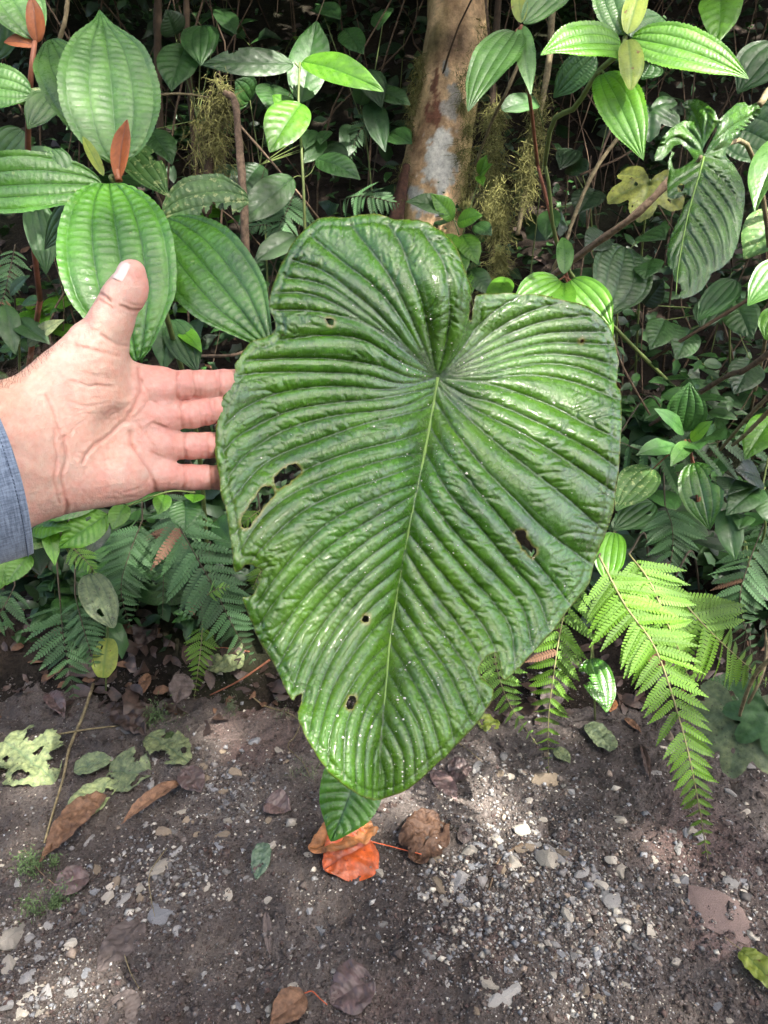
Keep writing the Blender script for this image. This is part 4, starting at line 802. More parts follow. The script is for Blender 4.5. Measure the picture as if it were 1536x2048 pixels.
def no_fleck(Q):
    k = np.ones(len(Q), bool)
    for p, r in zip(FP, FR):
        if r <= 0: continue
        v = Q - p; s = v @ SUN; k &= ~((s > 0) & (np.linalg.norm(v - s[:, None] * SUN, axis=1) < r + 0.09))
    return k
tm, AXP = trunk_mesh()
M_CROWN = leaf_mat('crown_leaf', (0.035, 0.10, 0.022), (0.03, 0.09, 0.02), rough=0.5, trans=0.12, scale=8, simple=True)
TREE = thing('tree', 'brown tree trunk with pale lichen patches and moss, behind the giant leaf', 'tree', AXP[0])
add('trunk', tm, TREE)
cc = [(x_, y_, z_) for x_ in np.linspace(-4.6, 4.8, 10) for y_ in np.linspace(2.2, 7.4, 6) for z_ in (3.0 + .2 * y_, 5.0)]
add('crown', crown_mesh('crown', cc, 230, (0.5, 0.45, 0.35), 0.26, M_CROWN, no_fleck, 3), TREE)  # unseen crown, spread wide over the bank to darken the background
add('limb', tubes_mesh('limb', [(spline([AXP[-70], AXP[-70] + np.array([a, b, 0.7]), AXP[-70] + np.array([2.2 * a, 2 * b, 1.3])], 14), np.linspace(0.05, 0.02, 14)) for a, b in ((-1.2, .6), (1.2, .5), (.3, 1.6), (-.6, 1.5))], M_DKST, 9), TREE)
# unseen tree added across the path so its crown blocks the sun
tb = np.array([6.4, -5.2, -0.03]); tt = np.array([4.6, -3.6, 8.4])
SHADE_TREE = thing('tree', 'unseen tall tree added across the path to shade the leaf', 'tree', tb)
add('trunk', tubes_mesh('trunk', [(spline([tb - [0, 0, .3], tb + [-.1, .1, 2.5], tb + [-.6, .5, 5.4], tt], 24), np.linspace(0.22, 0.10, 24))], M_DKST, 16), SHADE_TREE)
ctr = np.array([0.15, 1.25, 1.0])
u_ = unit(np.cross(SUN, [0, 0, 1.0])); v_ = np.cross(SUN, u_)
cc = [ctr + SUN * s_ + u_ * a + v_ * b for a in np.linspace(-2.2, 2.2, 8) for b in np.linspace(-2.3, 2.3, 8) for s_ in (9.2, 10.2)]
add('limb', tubes_mesh('limb', [(spline([tt - [0, 0, .5], (tt + c) / 2 + np.array([0, 0, -.2]), c], 12), np.linspace(0.05, 0.015, 12)) for c in cc[::19]], M_DKST, 7), SHADE_TREE)
add('crown', crown_mesh('crown', cc, 95, (0.30, 0.30, 0.28), 0.22, M_CROWN, no_fleck, 5), SHADE_TREE)

# unseen trees added behind the viewer to close off the low sky
for lb, tx, ty in (('unseen tree added behind the viewer to block low sky, to the left', -5.2, -4.6), ('unseen tree added behind the viewer to block low sky, in the middle', -.6, -5.4), ('unseen tree added behind the viewer to block low sky, to the right', 4.2, -5.8)):
    b3 = np.array([tx, ty, -.03]); t = thing('tree', lb, 'tree', b3); top = b3 + [.3, .2, 7.5]
    add('trunk', tubes_mesh('trunk', [(spline([b3 - [0, 0, .3], b3 + [.1, .1, 3], top], 20), np.linspace(.2, .08, 20))], M_DKST, 14), t)
    cc = [(tx + a, ty + b_, z_) for a in np.linspace(-2.4, 2.4, 5) for b_ in (-.8, .5, 1.5) for z_ in (.7, 1.9, 3.2, 4.6, 6.0)]
    add('crown', crown_mesh('crown', cc, 80, (.45, .4, .45), .36, M_CROWN, no_fleck, int(60 + tx)), t)

def moss_mesh(name, spots, n_, length, seed, wid=0.00105):
    """tangled little strands; spots are points with a scatter radius"""
    rs = np.random.default_rng(seed); S = np.asarray(spots, float); k = rs.integers(len(S), size=n_); cl = rs.uniform(.3, 1.5, len(S)); S = S + np.pad(rs.normal(0, .5, (len(S), 3)) * S[:, 3:4], ((0, 0), (0, 1))); pr = rs.uniform(.1, 1, len(S)) ** 2; k = rs.choice(len(S), n_, p=pr / pr.sum()); Q = S[k, :3] + rs.normal(0, 1, (n_, 3)) * S[k, 3:4] * cl[k, None] * np.array([1, 1, 1.5])
    d = unit(rs.normal(0, 1, (n_, 3)) + np.array([0, -0.4, -0.5])); L = length * rs.uniform(0.4, 1.3, (n_, 1)); sd = unit(np.cross(d, rs.normal(0, 1, (n_, 3)))); kk = rs.normal(0, 0.35, (n_, 3)) * L
    T = []
    for f, w_ in ((0, 1.0), (0.35, 0.9), (0.7, 0.7), (1.0, 0.15)):
        c = Q + d * L * f + kk * f * f + np.array([0, 0, -0.5]) * L * f * f * 0.6 + rs.normal(0, 0.06, (n_, 3)) * L; T += [c - sd * wid * w_, c + sd * wid * w_]
    T = np.stack(T, 1).reshape(-1, 3); f = np.array([[0, 1, 3, 2], [2, 3, 5, 4], [4, 5, 7, 6]]); return mesh(name, T, (f[None] + np.arange(n_)[:, None, None] * 8).reshape(-1, 4), M_MOSS)
def line_spots(pts, m, r): return [(*p, r) for p in pxline(pts, m)]
mo = line_spots([(935, 120, 2.82), (925, 300, 2.86), (925, 450, 2.88)], 20, 0.022) + line_spots([(968, 40, 2.86), (955, 250, 2.86), (938, 430, 2.9)], 16, 0.02) + line_spots([(836, 120, 2.9), (822, 260, 2.93), (815, 420, 2.95)], 14, 0.012)
tag(add('moss', moss_mesh('moss', mo, 3000, 0.034, 1), TREE), kind='stuff')
def mossy(name, label, cat, pts, r, mat, nm, ml, spread, m=24, spots=None):
    L = pxline(pts, m); t = thing(name, label, cat, L[-1]); add('stem', tubes_mesh('stem', [(L, r)], mat, 9, 0.18), t)
    if nm: tag(add('moss', moss_mesh('moss', [(*p, spread) for p in (spots if spots is not None else L)], nm, ml, len(label)), t), kind='stuff')
    return t
mossy('hanging_root', 'moss-draped hanging root just right of the lichen-patched trunk', 'root', [(1000, -40, 2.6), (985, 180, 2.55), (990, 330, 2.52), (985, 450, 2.5), (985, 590, 2.5)], np.linspace(.012, .008, 24), M_DKST, 5000, 0.040, 0.020, spots=pxline([(985, 225, 2.52), (992, 300, 2.5), (985, 400, 2.48), (1000, 460, 2.47), (985, 575, 2.47)], 24))
mossy('hanging_root', 'mossy tan root hanging between the trunk and the sunlit toothed leaves', 'root', [(1108, -40, 2.5), (1098, 120, 2.45), (1075, 250, 2.42), (1055, 360, 2.4), (1035, 470, 2.4)], np.linspace(.013, .007, 24), M_TAN, 2200, 0.032, 0.015, spots=pxline([(1080, 200, 2.4), (1062, 320, 2.38), (1045, 420, 2.38)], 20))
mossy('dead_stem', 'upright dead stem with tufts of moss left of the peeling brown stem', 'stem', [(455, 180, 1.75), (432, 215, 1.75), (422, 290, 1.74), (412, 430, 1.75), (405, 560, 1.8)], np.linspace(.010, .013, 24), M_DKST, 1500, 0.03, 0.016, spots=pxline([(445, 195, 1.74), (428, 240, 1.73), (424, 330, 1.73)], 14))
mossy('dead_stem', 'peeling brown dead stem standing beside the mossy stem', 'stem', [(448, 185, 1.7), (470, 205, 1.7), (478, 290, 1.69), (486, 380, 1.69), (490, 470, 1.7), (495, 640, 1.8)], np.linspace(.008, .011, 24), M_BROWNST, 0, 0, 0)
mossy('stump', 'reddish broken stump leaning against the foot of the trunk', 'stump', [(812, 330, 2.85), (803, 380, 2.85), (793, 440, 2.85), (785, 520, 2.9)], np.linspace(.016, .04, 24), plain_mat('red_wood', (0.105, 0.05, 0.034), 0.85, 60, 0.6, 0.9, c2=(0.03, 0.016, 0.012)), 300, 0.025, 0.015)
for pts, r, mt, lb in [
    ([(318, -60, 2.6), (315, 100, 2.6), (322, 300, 2.6), (325, 420, 2.7)], .016, M_DKST, 'thick dark upright stem behind the broad-leaved shrub'),
    ([(372, -60, 2.4), (375, 100, 2.4), (385, 250, 2.4), (400, 420, 2.5)], .011, M_DKST, 'thin dark stem right of the thick dark stem'),
    ([(140, -40, 1.5), (130, 40, 1.5), (118, 85, 1.52), (95, 200, 1.6)], .005, M_TAN, 'pale hairy stem at the top left corner'),
    ([(968, -40, 2.6), (978, 70, 2.6)], .006, M_BROWNST, 'short reddish twig in front of the top of the trunk'),
    ([(1045, 110, 1.9), (1010, 190, 1.95), (985, 240, 2.1), (950, 330, 2.3)], .005, M_TAN, 'tan twig slanting down below the narrow hanging leaf'),
    ([(1255, 250, 2.0), (1190, 340, 2.0), (1150, 430, 2.0), (1130, 490, 1.95), (1105, 545, 2.0), (1090, 640, 2.1)], .006, M_TAN, 'long yellowish vine curving down to the small three-veined plant'),
    ([(1345, 355, 1.5), (1270, 430, 1.55), (1180, 495, 1.65), (1120, 540, 1.75), (1020, 610, 2.0)], .009, M_BROWNST, 'jointed brown cane running left from the damaged heart leaf'),
    ([(1225, 250, 2.4), (1195, 330, 2.4), (1180, 420, 2.45), (1160, 560, 2.5)], .004, M_BROWNST, 'thin brown hanging twig above the jointed cane'),
    ([(1160, 350, 2.3), (1250, 310, 2.3), (1330, 250, 2.4)], .004, M_DKST, 'thin dark twig crossing behind the drooping toothed leaf'),
    ([(1560, 690, 1.5), (1490, 740, 1.6), (1440, 760, 1.7), (1300, 850, 2.1)], .007, M_BROWNST, 'mossy brown branch at the right edge'),
    ([(1570, 760, 1.3), (1500, 830, 1.4), (1440, 900, 1.6)], .0045, M_TAN, 'bleached dead stick, upper of two at the right edge'),
    ([(1560, 800, 1.35), (1490, 870, 1.45), (1465, 890, 1.55)], .0045, M_TAN, 'bleached dead stick, lower of two at the right edge'),
    ([(1560, 560, 1.9), (1430, 640, 2.0), (1300, 720, 2.1)], .006, M_DKST, 'dark branch behind the tip of the damaged heart leaf'),
    ([(300, 190, 2.2), (370, 188, 2.2), (440, 200, 2.2)], .004, M_TAN, 'pale horizontal twig behind the mossy dead stem'),
    ([(470, 240, 2.3), (540, 320, 2.3), (600, 390, 2.3), (640, 440, 2.4)], .004, M_BROWNST, 'slanting brown twig behind the slender green plant'),
    ([(385, 712, 1.5), (440, 712, 1.45), (475, 708, 1.45), (520, 690, 1.5)], .0035, M_BROWNST, 'thin twig above the index finger'),
    ([(1215, 620, 2.0), (1240, 720, 2.0), (1300, 830, 2.1)], .0035, M_BROWNST, 'thin wiry twig right of the giant leaf'),
    ([(1550, 1310, 1.35), (1510, 1350, 1.4), (1485, 1410, 1.5), (1478, 1440, 1.62)], .0045, M_TAN, 'curved yellow stalk at the right edge')]:
    m = 18; L = pxline(pts, m); tag(add('twig', tubes_mesh('twig', [(L, np.linspace(r, r * 0.75, m) * (1 + 0.12 * np.sin(np.arange(m) * 2.1)))], mt, 8, 0.1)), lb, 'twig')

# ---------------------------------------------------------------- leafy plants in view
def stems(t, lines, mat, name='stem'): add(name, tubes_mesh(name, [(pxline(l, 14), np.linspace(r0, r1, 14)) for l, r0, r1 in lines], mat, 8), t)
def plant(name, label, basepx, cat='plant'): return thing(name, label, cat, G(*basepx))
def root_to(t, pt, mat, r=0.004, via=None):
    """carry a stem from a photo point down to the plant's foot on the bank"""
    A = P(*pt); B = np.array(t.location); pts = [A] + ([P(*via)] if via else [A * 0.55 + B * 0.45 + np.array([0, 0.05, 0.10])]) + [B]
    add('stem', tubes_mesh('stem', [(spline(pts, 16), np.linspace(r, r * 1.5, 16))], mat, 8), t)
# A: broad five-veined shrub on the left
t = plant('broad_leaf_shrub', 'broad five-veined shrub with an orange young shoot, behind the thumb', (420, 1180))
D_ = 0.86
leaf(t, (236, 330, D_ + .03), (213, 22, D_ + .10), 185, M_PALE, a=.60, b=.95, serr=.03, nserr=44, droop=.35, fold=.16, quilt=.8, acum=.5)
leaf(t, (218, 368, D_ - .02), (272, 722, D_ - .10), 216, M_MEL, a=.55, b=.55, serr=.012, nserr=60, droop=.6, fold=.06, quilt=1.1)
leaf(t, (205, 372, D_), (-130, 392, D_ - .02), 128, M_MEL, a=.6, b=.7, serr=.02, droop=.45, fold=.1, bites=((.22, .95, .05, .35),))
leaf(t, (232, 330, D_ + .08), (92, 82, D_ + .16), 128, M_PALE, a=.6, b=.6, serr=.02, droop=.4, fold=.12)
leaf(t, (246, 285, D_ + .12), (331, 396, D_ + .10), 74, M_MOTT, a=.6, b=.8, serr=.05, droop=.3, bites=((.45, -1, .08, .35),))
leaf(t, (237, 362, D_), (246, 236, D_ - .01), 34, M_ORANGE, kind='pin', nveins=14, a=.7, b=.8, fold=.75, droop=.1, label='young folded orange leaf')
leaf(t, (207, 352, D_), (163, 272, D_ + .02), 22, M_YELL, kind='pin', fold=.5, droop=.2)
leaf(t, (326, 442, D_ + .03), (534, 692, D_ - .06), 176, M_MEL, a=.6, b=.62, serr=.012, nserr=60, droop=.5, fold=.07, quilt=1.0, roll=-.1)
leaf(t, (326, 434, D_ + .05), (498, 402, D_ + .05), 150, M_MOTT, a=.5, b=.45, serr=.02, droop=.5, fold=-.05, nu=70, nv=20, bites=((.62, .86, .23, .82), (.95, .9, .2, .4)), label='bitten mottled leaf')
leaf(t, (345, 640, 1.2), (318, 740, 1.15), 60, M_DARK, kind='pin', nveins=13)
leaf(t, (345, 640, 1.2), (388, 745, 1.15), 66, M_DARK, a=.6, b=.7)
leaf(t, (355, 655, 1.2), (405, 705, 1.15), 34, M_BRIGHT)
leaf(t, (200, 380, 1.0), (90, 500, 1.05), 70, M_DARK, droop=.5)
stems(t, [([(238, 362, D_), (232, 330, D_), (236, 300, D_ + .02)], .0045, .003)], M_ORANGE, 'shoot')
stems(t, [([(222, 352, D_), (262, 420, D_ + .05), (300, 520, D_ + .15), (335, 640, 1.1), (370, 760, 1.4)], .004, .005)], M_STEM)
stems(t, [([(270, 450, D_ + .05), (296, 436, D_ + .02), (326, 440, D_ + .03)], .003, .002)], M_REDST, 'leaf_stalk'); root_to(t, (370, 760, 1.4), M_STEM, .005)
# B: plant in the top left corner
t = plant('corner_shrub', 'pale shrub with rusty young leaves in the top left corner', (30, 1050)); D_ = 1.15
leaf(t, (72, 80, D_), (-50, -110, D_ + .05), 130, M_PALE, a=.6, b=.6, droop=.4, quilt=.6)
leaf(t, (75, 85, D_), (66, -10, D_ - .02), 34, M_ORANGE, fold=.4, label='rusty upright young leaf')
leaf(t, (72, 92, D_), (8, 82, D_), 30, M_ORANGE, fold=.3, label='rusty spreading young leaf')
leaf(t, (62, 190, D_), (-70, 175, D_), 96, M_PALE, a=.5, b=.5, serr=.03)
leaf(t, (104, 190, D_), (54, 258, D_ - .03), 58, M_PALE, a=.5, b=.8, serr=.04)
leaf(t, (110, 190, D_ + .02), (20, 205, D_), 34, M_MOTT); leaf(t, (10, 40, D_ + .1), (-20, 130, D_ + .1), 70, M_DARK)
leaf(t, (45, 260, 1.3), (-10, 330, 1.3), 60, M_DARK); leaf(t, (128, 340, 1.3), (40, 300, 1.3), 50, M_PALE); leaf(t, (100, 300, 1.3), (130, 360, 1.3), 60, M_DARK)
leaf(t, (70, 400, 1.4), (100, 550, 1.4), 60, M_DARK)
stems(t, [([(70, 80, D_), (62, 150, D_), (56, 280, 1.25), (60, 420, 1.4), (80, 600, 1.6)], .004, .006)], M_REDST); root_to(t, (80, 600, 1.6), M_REDST, .006)
# C: slender upright plant
t = plant('slender_plant', 'slender upright green-stemmed plant with smooth leaves right of the peeling dead stem', (590, 760)); D_ = 1.95
k = dict(kind='pin', a=.62, b=.8, nveins=8, quilt=.7)
leaf(t, (587, 130, D_), (405, 136, D_ - .05), 60, M_DARK, droop=.5, bites=((.65, .95, .06, .25),), **k); leaf(t, (604, 124, D_), (768, 184, D_ - .08), 64, M_BRIGHT, droop=.5, fold=.15, **k)
leaf(t, (602, 205, D_ + .05), (636, 42, D_ + .1), 80, M_DARK, droop=.25, **k); leaf(t, (604, 208, D_), (537, 304, D_ - .08), 84, M_BRIGHT, droop=.4, **k)
leaf(t, (586, 356, D_), (478, 452, D_ - .08), 66, M_DARK, droop=.4, roll=.2, **k); leaf(t, (634, 318, D_), (722, 358, D_ - .06), 52, M_DARK, droop=.5, serr=.04, **k)
leaf(t, (592, 472, D_), (508, 522, D_ - .05), 50, M_DARK, **k); leaf(t, (600, 240, D_ + .1), (545, 190, D_ + .1), 40, M_BRIGHT, **k)
stems(t, [([(600, 125, D_), (597, 200, D_), (603, 300, D_), (608, 400, D_), (612, 560, D_ + .1)], .003, .0045), ([(608, 356, D_), (622, 345, D_), (634, 320, D_)], .002, .0015), ([(608, 356, D_), (596, 352, D_), (586, 356, D_)], .002, .0015), ([(598, 135, D_), (590, 126, D_)], .002, .002)], M_STEM); root_to(t, (612, 560, D_ + .1), M_STEM, .0045)
# G: sunlit toothed shrub top right, two shoots
t = plant('toothed_shrub', 'toothed shrub with a sunlit right leaf and yellow-green shoot, top right', (1390, 820)); D_ = 1.12
k = dict(serr=.07, nserr=34, a=.55, b=.85)
leaf(t, (1243, 92, D_), (1076, 106, D_ - .06), 96, M_BRIGHT, droop=.5, fold=.15, **k); leaf(t, (1262, 78, D_), (1502, 152, D_ - .06), 100, M_BRIGHT, droop=.4, fold=.12, roll=.1, **k)
leaf(t, (1250, 70, D_), (1200, -70, D_ + .04), 86, M_PALE, droop=.3, **k); leaf(t, (1254, 68, D_ - .01), (1288, -40, D_), 46, M_YELL, droop=.3, a=.6, b=.8)
leaf(t, (1256, 80, D_ - .02), (1266, 180, D_ - .05), 48, M_YELL, droop=.4, serr=.04, nserr=20, a=.5, b=.5); leaf(t, (1206, 148, D_ + .02), (1284, 322, D_ - .04), 88, M_BRIGHT, droop=.45, **k)
leaf(t, (1260, 75, D_ + .05), (1330, 40, D_ + .1), 90, M_DARK, **k); leaf(t, (1190, 110, D_ + .2), (1110, 200, D_ + .25), 66, M_DARK, **k); leaf(t, (1300, 130, D_ + .1), (1285, 160, D_ + .1), 66, M_DARK, **k)
stems(t, [([(1250, 74, D_), (1240, 105, D_), (1195, 145, D_ + .05), (1150, 215, D_ + .12), (1105, 245, D_ + .3), (1090, 330, 1.9)], .004, .005), ([(1195, 146, D_ + .04), (1204, 142, D_ + .02), (1208, 150, D_ + .02)], .002, .002)], M_STEM); root_to(t, (1090, 330, 1.9), M_STEM, .005, (1150, 560, 2.2))
t = plant('three_veined_shrub', 'leafy shoot with a pale drooping three-veined leaf in front of the trunk top', (1240, 780)); D_ = 1.2
leaf(t, (1030, 64, D_), (938, 224, D_ - .08), 92, M_PALE, serr=.05, nserr=34, droop=.4, a=.5, b=.8, roll=-.15); leaf(t, (1044, 52, D_), (1054, 192, D_ - .05), 40, M_PALE, serr=.08, nserr=26, droop=.3)
leaf(t, (1048, 48, D_), (1160, -50, D_ + .04), 66, M_PALE, serr=.05, droop=.3); leaf(t, (1043, 46, D_), (1032, -40, D_ + .03), 32, M_YELL, droop=.2)
stems(t, [([(1044, 50, D_), (1040, 80, D_ + .04), (1060, 200, D_ + .5), (1075, 330, 2.1)], .003, .005), ([(1044, 52, D_), (1036, 58, D_), (1030, 64, D_)], .002, .002)], M_REDST); root_to(t, (1075, 330, 2.1), M_REDST, .005, (1150, 600, 2.3))
# round drooping leaves on thin stalks by the mossy roots, and the leaf behind
t = plant('round_leaf_vine', 'single round dark leaf among the mossy roots right of the trunk', (1030, 800)); leaf(t, (1075, 205, 2.3), (1002, 218, 2.25), 44, M_DARK, a=.35, b=.35); root_to(t, (1075, 205, 2.3), M_STEM, .002, (1085, 330, 2.45))
# J: small three-veined plant
t = plant('small_veined_plant', 'small pale three-veined plant just above the right lobe of the giant leaf', (1160, 800)); D_ = 1.55
leaf(t, (1128, 548, D_), (1131, 474, D_ + .05), 34, M_PALE, a=.6, b=.7); leaf(t, (1118, 560, D_), (1026, 604, D_ - .05), 62, M_BRIGHT, a=.5, b=.6, quilt=1.3); leaf(t, (1142, 560, D_), (1222, 650, D_ - .05), 70, M_BRIGHT, a=.5, b=.6); leaf(t, (1128, 566, D_), (1126, 640, D_ - .08), 46, M_BRIGHT, a=.55, b=.6)
leaf(t, (1160, 590, D_ + .1), (1220, 690, D_ + .08), 60, M_BRIGHT); leaf(t, (1010, 555, D_ + .1), (985, 640, D_), 50, M_BRIGHT, kind='pin')
stems(t, [([(1128, 552, D_), (1150, 600, D_ + .1), (1170, 700, D_ + .4)], .002, .003), ([(1128, 554, D_), (1142, 560, D_)], .0016, .0016), ([(1128, 554, D_), (1118, 560, D_)], .0016, .0016)], M_REDST); root_to(t, (1170, 700, D_ + .4), M_REDST, .003)
# leafy sprig at the trunk's foot
t = plant('leafy_sprig', 'bright leafy sprig at the foot of the trunk beside the left lobe', (985, 780)); D_ = 2.2
for b_, e_, w_, m_ in [((905, 420), (812, 405), 44, M_DARK), ((905, 440), (865, 385), 40, M_BRIGHT), ((915, 445), (965, 430), 40, M_BRIGHT), ((910, 470), (880, 520), 40, M_BRIGHT), ((925, 470), (955, 530), 44, M_BRIGHT), ((920, 480), (925, 560), 40, M_BRIGHT), ((940, 540), (985, 590), 44, M_DARK), ((930, 545), (935, 600), 36, M_BRIGHT), ((950, 450), (985, 470), 34, M_DARK), ((960, 350), (975, 310), 24, M_BRIGHT), ((960, 352), (985, 330), 22, M_BRIGHT), ((958, 352), (965, 372), 20, M_BRIGHT)]:
    leaf(t, (*b_, D_), (*e_, D_ - .05), w_, m_, kind='pin', serr=.05, nveins=10)
stems(t, [([(960, 350, D_), (940, 420, D_ + .03), (925, 480, D_), (935, 560, D_), (960, 680, D_ + .2)], .002, .003), ([(905, 430, D_), (918, 470, D_)], .002, .002)], M_STEM); root_to(t, (960, 680, D_ + .2), M_STEM, .003)
# I, right edge leaves
t = plant('edge_shrub', 'large-leaved shrub with a pale folded leaf at the right edge', (1520, 900)); D_ = 1.35
leaf(t, (1580, 270, D_), (1506, 424, D_ - .05), 66, M_PALE, kind='pin', nveins=16, fold=.5, roll=-.4, label='pale folded leaf'); leaf(t, (1560, 300, D_ + .15), (1440, 240, D_ + .2), 130, M_DARK); leaf(t, (1570, 420, D_ + .2), (1490, 520, D_ + .2), 90, M_MOTT, kind='pin'); leaf(t, (1570, 520, D_ + .1), (1495, 612, D_ + .1), 66, M_PALE)
leaf(t, (1570, 620, D_ + .2), (1530, 680, D_ + .2), 70, M_BRIGHT); leaf(t, (1470, 560, D_ + .3), (1400, 645, D_ + .3), 60, M_DARK); leaf(t, (1440, -20, D_ + .2), (1440, 95, D_ + .1), 80, M_BRIGHT, kind='pin'); leaf(t, (1560, 90, D_ + .3), (1480, 190, D_ + .3), 100, M_DARK)
root_to(t, (1580, 270, D_), M_STEM, .004, (1580, 640, 1.8))
# K: rosette right of the giant leaf
t = plant('rosette_shrub', 'shaded shrub with a holed drooping leaf right of the giant leaf', (1400, 1060)); D_ = 1.65
k = dict(serr=.04, nserr=24)
for b_, e_, w_, m_, bt in [((1366, 862), (1381, 764), 76, M_DARK, ()), ((1352, 892), (1270, 908), 42, M_DARK, ()), ((1368, 866), (1308, 818), 36, M_DARK, ()), ((1380, 884), (1338, 932), 34, M_PALE, ()), ((1382, 880), (1426, 842), 30, M_BRIGHT, ()), ((1388, 926), (1422, 1060), 82, M_MEL, ((.3, -.9, .12, .4), (.55, .35, .06, .22))), ((1306, 938), (1228, 1020), 76, M_MOTT, ()), ((1306, 1006), (1224, 1062), 60, M_DARK, ((.3, -.6, .05, .2),)), ((1385, 890), (1400, 900), 50, M_DARK, ()), ((1420, 870), (1450, 880), 44, M_DARK, ())]:
    leaf(t, (*b_, D_), (*e_, D_ - .06), w_, m_, bites=bt, **k)
stems(t, [([(1378, 880, D_), (1386, 920, D_), (1390, 928, D_)], .0025, .002), ([(1372, 880, D_), (1330, 915, D_), (1306, 938, D_)], .002, .0015), ([(1378, 880, D_), (1390, 970, D_ + .15), (1400, 1040, D_ + .4)], .003, .003)], M_REDST); root_to(t, (1400, 1040, D_ + .4), M_REDST, .003)
t = plant('drooping_shrub', 'dark drooping pleated shrub below the bleached sticks at the right edge', (1480, 1180)); D_ = 1.5
for b_, e_, w_, m_ in [((1520, 975), (1450, 1030), 60, M_DARK), ((1530, 980), (1560, 1060), 60, M_DARK), ((1450, 1020), (1472, 1120), 50, M_DARK), ((1470, 960), (1455, 990), 60, M_DEEP), ((1550, 830), (1490, 920), 66, M_BRIGHT), ((1520, 960), (1470, 940), 66, M_DEEP), ((1490, 1030), (1480, 1060), 40, M_DARK)]: leaf(t, (*b_, D_), (*e_, D_ - .05), w_, m_, kind='pin', nveins=12, droop=.6)
stems(t, [([(1530, 975, D_), (1520, 1000, D_), (1530, 1060, D_ + .1), (1500, 1140, D_ + .3)], .002, .003), ([(1560, 820, D_), (1540, 900, D_ + .05), (1525, 975, D_)], .002, .002)], M_STEM); root_to(t, (1500, 1140, D_ + .3), M_STEM, .003)
# leaves by the right-hand ferns
t = plant('sunlit_seedling', 'seedling with one rounded sunlit leaf at the top of the right-hand ferns', (1230, 1240)); leaf(t, (1228, 1066, 1.42), (1214, 1160, 1.36), 58, M_BRIGHT, a=.45, b=.4); root_to(t, (1228, 1066, 1.42), M_STEM, .0022)
t = plant('folded_seedling', 'seedling with one folded torn leaf between the hanging ferns', (1190, 1440)); leaf(t, (1182, 1318, 1.5), (1212, 1425, 1.44), 66, M_MEL, serr=.03, a=.5, b=.7, twist=.9, bites=((.35, .9, .15, .5),)); root_to(t, (1182, 1318, 1.5), M_STEM, .002)
t = plant('hanging_leaf_plant', 'pleated green leaf hanging below the tip of the giant leaf', (720, 1420)); leaf(t, (735, 1490, .92), (664, 1684, .86), 128, M_MEL, kind='pin', nveins=11, serr=.02, nserr=60, a=.55, b=.75, quilt=1.2, droop=.3, roll=.25); root_to(t, (735, 1490, .92), M_STEM, .0025)
# below the hand
t = plant('bright_seedling', 'bright pointed seedling below the wrist', (180, 1130)); D_ = 1.55
for b_, e_, w_, m_, bt in [((215, 1030), (118, 1098), 70, M_BRIGHT, ((.3, .4, .05, .12),)), ((95, 1040), (110, 1132), 34, M_BRIGHT, ()), ((70, 1055), (140, 1060), 60, M_BRIGHT, ()), ((60, 1110), (10, 1170), 44, M_BRIGHT, ()), ((100, 1080), (30, 1092), 36, M_MOTT, ()), ((330, 990), (318, 1030), 36, M_BRIGHT, ()), ((390, 990), (386, 1006), 40, M_BRIGHT, ()), ((30, 1090), (0, 1180), 44, M_BRIGHT, ()), ((200, 1000), (70, 1040), 50, M_MEL, ()), ((370, 1000), (372, 1062), 60, M_DARK, ()), ((250, 1010), (225, 1060), 40, M_BRIGHT, ())]: leaf(t, (*b_, D_), (*e_, D_ - .04), w_, m_, bites=bt, kind='pin', nveins=9, serr=.04, droop=.5)
stems(t, [([(215, 1028, D_), (150, 1030, D_ + .05), (120, 1060, D_ + .1), (150, 1130, D_ + .3)], .002, .003), ([(215, 1028, D_), (330, 985, D_), (390, 985, D_)], .002, .002)], M_STEM); root_to(t, (150, 1130, D_ + .3), M_STEM, .003)
t = plant('spotted_plant', 'small plant with one dusty dark leaf with a hole, left of the shaded ferns', (190, 1300)); leaf(t, (178, 1148, 1.72), (224, 1258, 1.66), 66, M_ROTD, a=.5, b=.6, bites=((.72, .35, .07, .18),)); leaf(t, (205, 1040, 1.8), (180, 1110, 1.75), 50, M_DEEP); leaf(t, (225, 1245, 1.7), (245, 1285, 1.68), 24, M_DARK); root_to(t, (178, 1148, 1.72), M_STEM, .0025)
t = plant('yellow_seedling', 'tiny plant with a single yellow-green leaf standing over the litter', (212, 1390)); leaf(t, (216, 1276, 1.86), (204, 1356, 1.82), 48, M_YELL, kind='pin', a=.4, b=.3, bites=((.25, .4, .04, .12),)); root_to(t, (216, 1276, 1.86), M_STEM, .002)
t = plant('left_edge_seedling', 'dark seedling at the left edge below the pale twig', (40, 900)); D_ = 1.7
for b_, e_, w_, m_ in [((45, 608), (88, 600), 26, M_DARK), ((10, 610), (35, 710), 44, M_DARK), ((30, 640), (100, 690), 46, M_DARK), ((10, 640), (-30, 680), 46, M_DARK), ((55, 690), (130, 640), 34, M_ROT), ((20, 590), (60, 550), 24, M_DARK)]: leaf(t, (*b_, D_), (*e_, D_ - .04), w_, m_, kind='pin')
root_to(t, (35, 630, D_), M_STEM, .003)

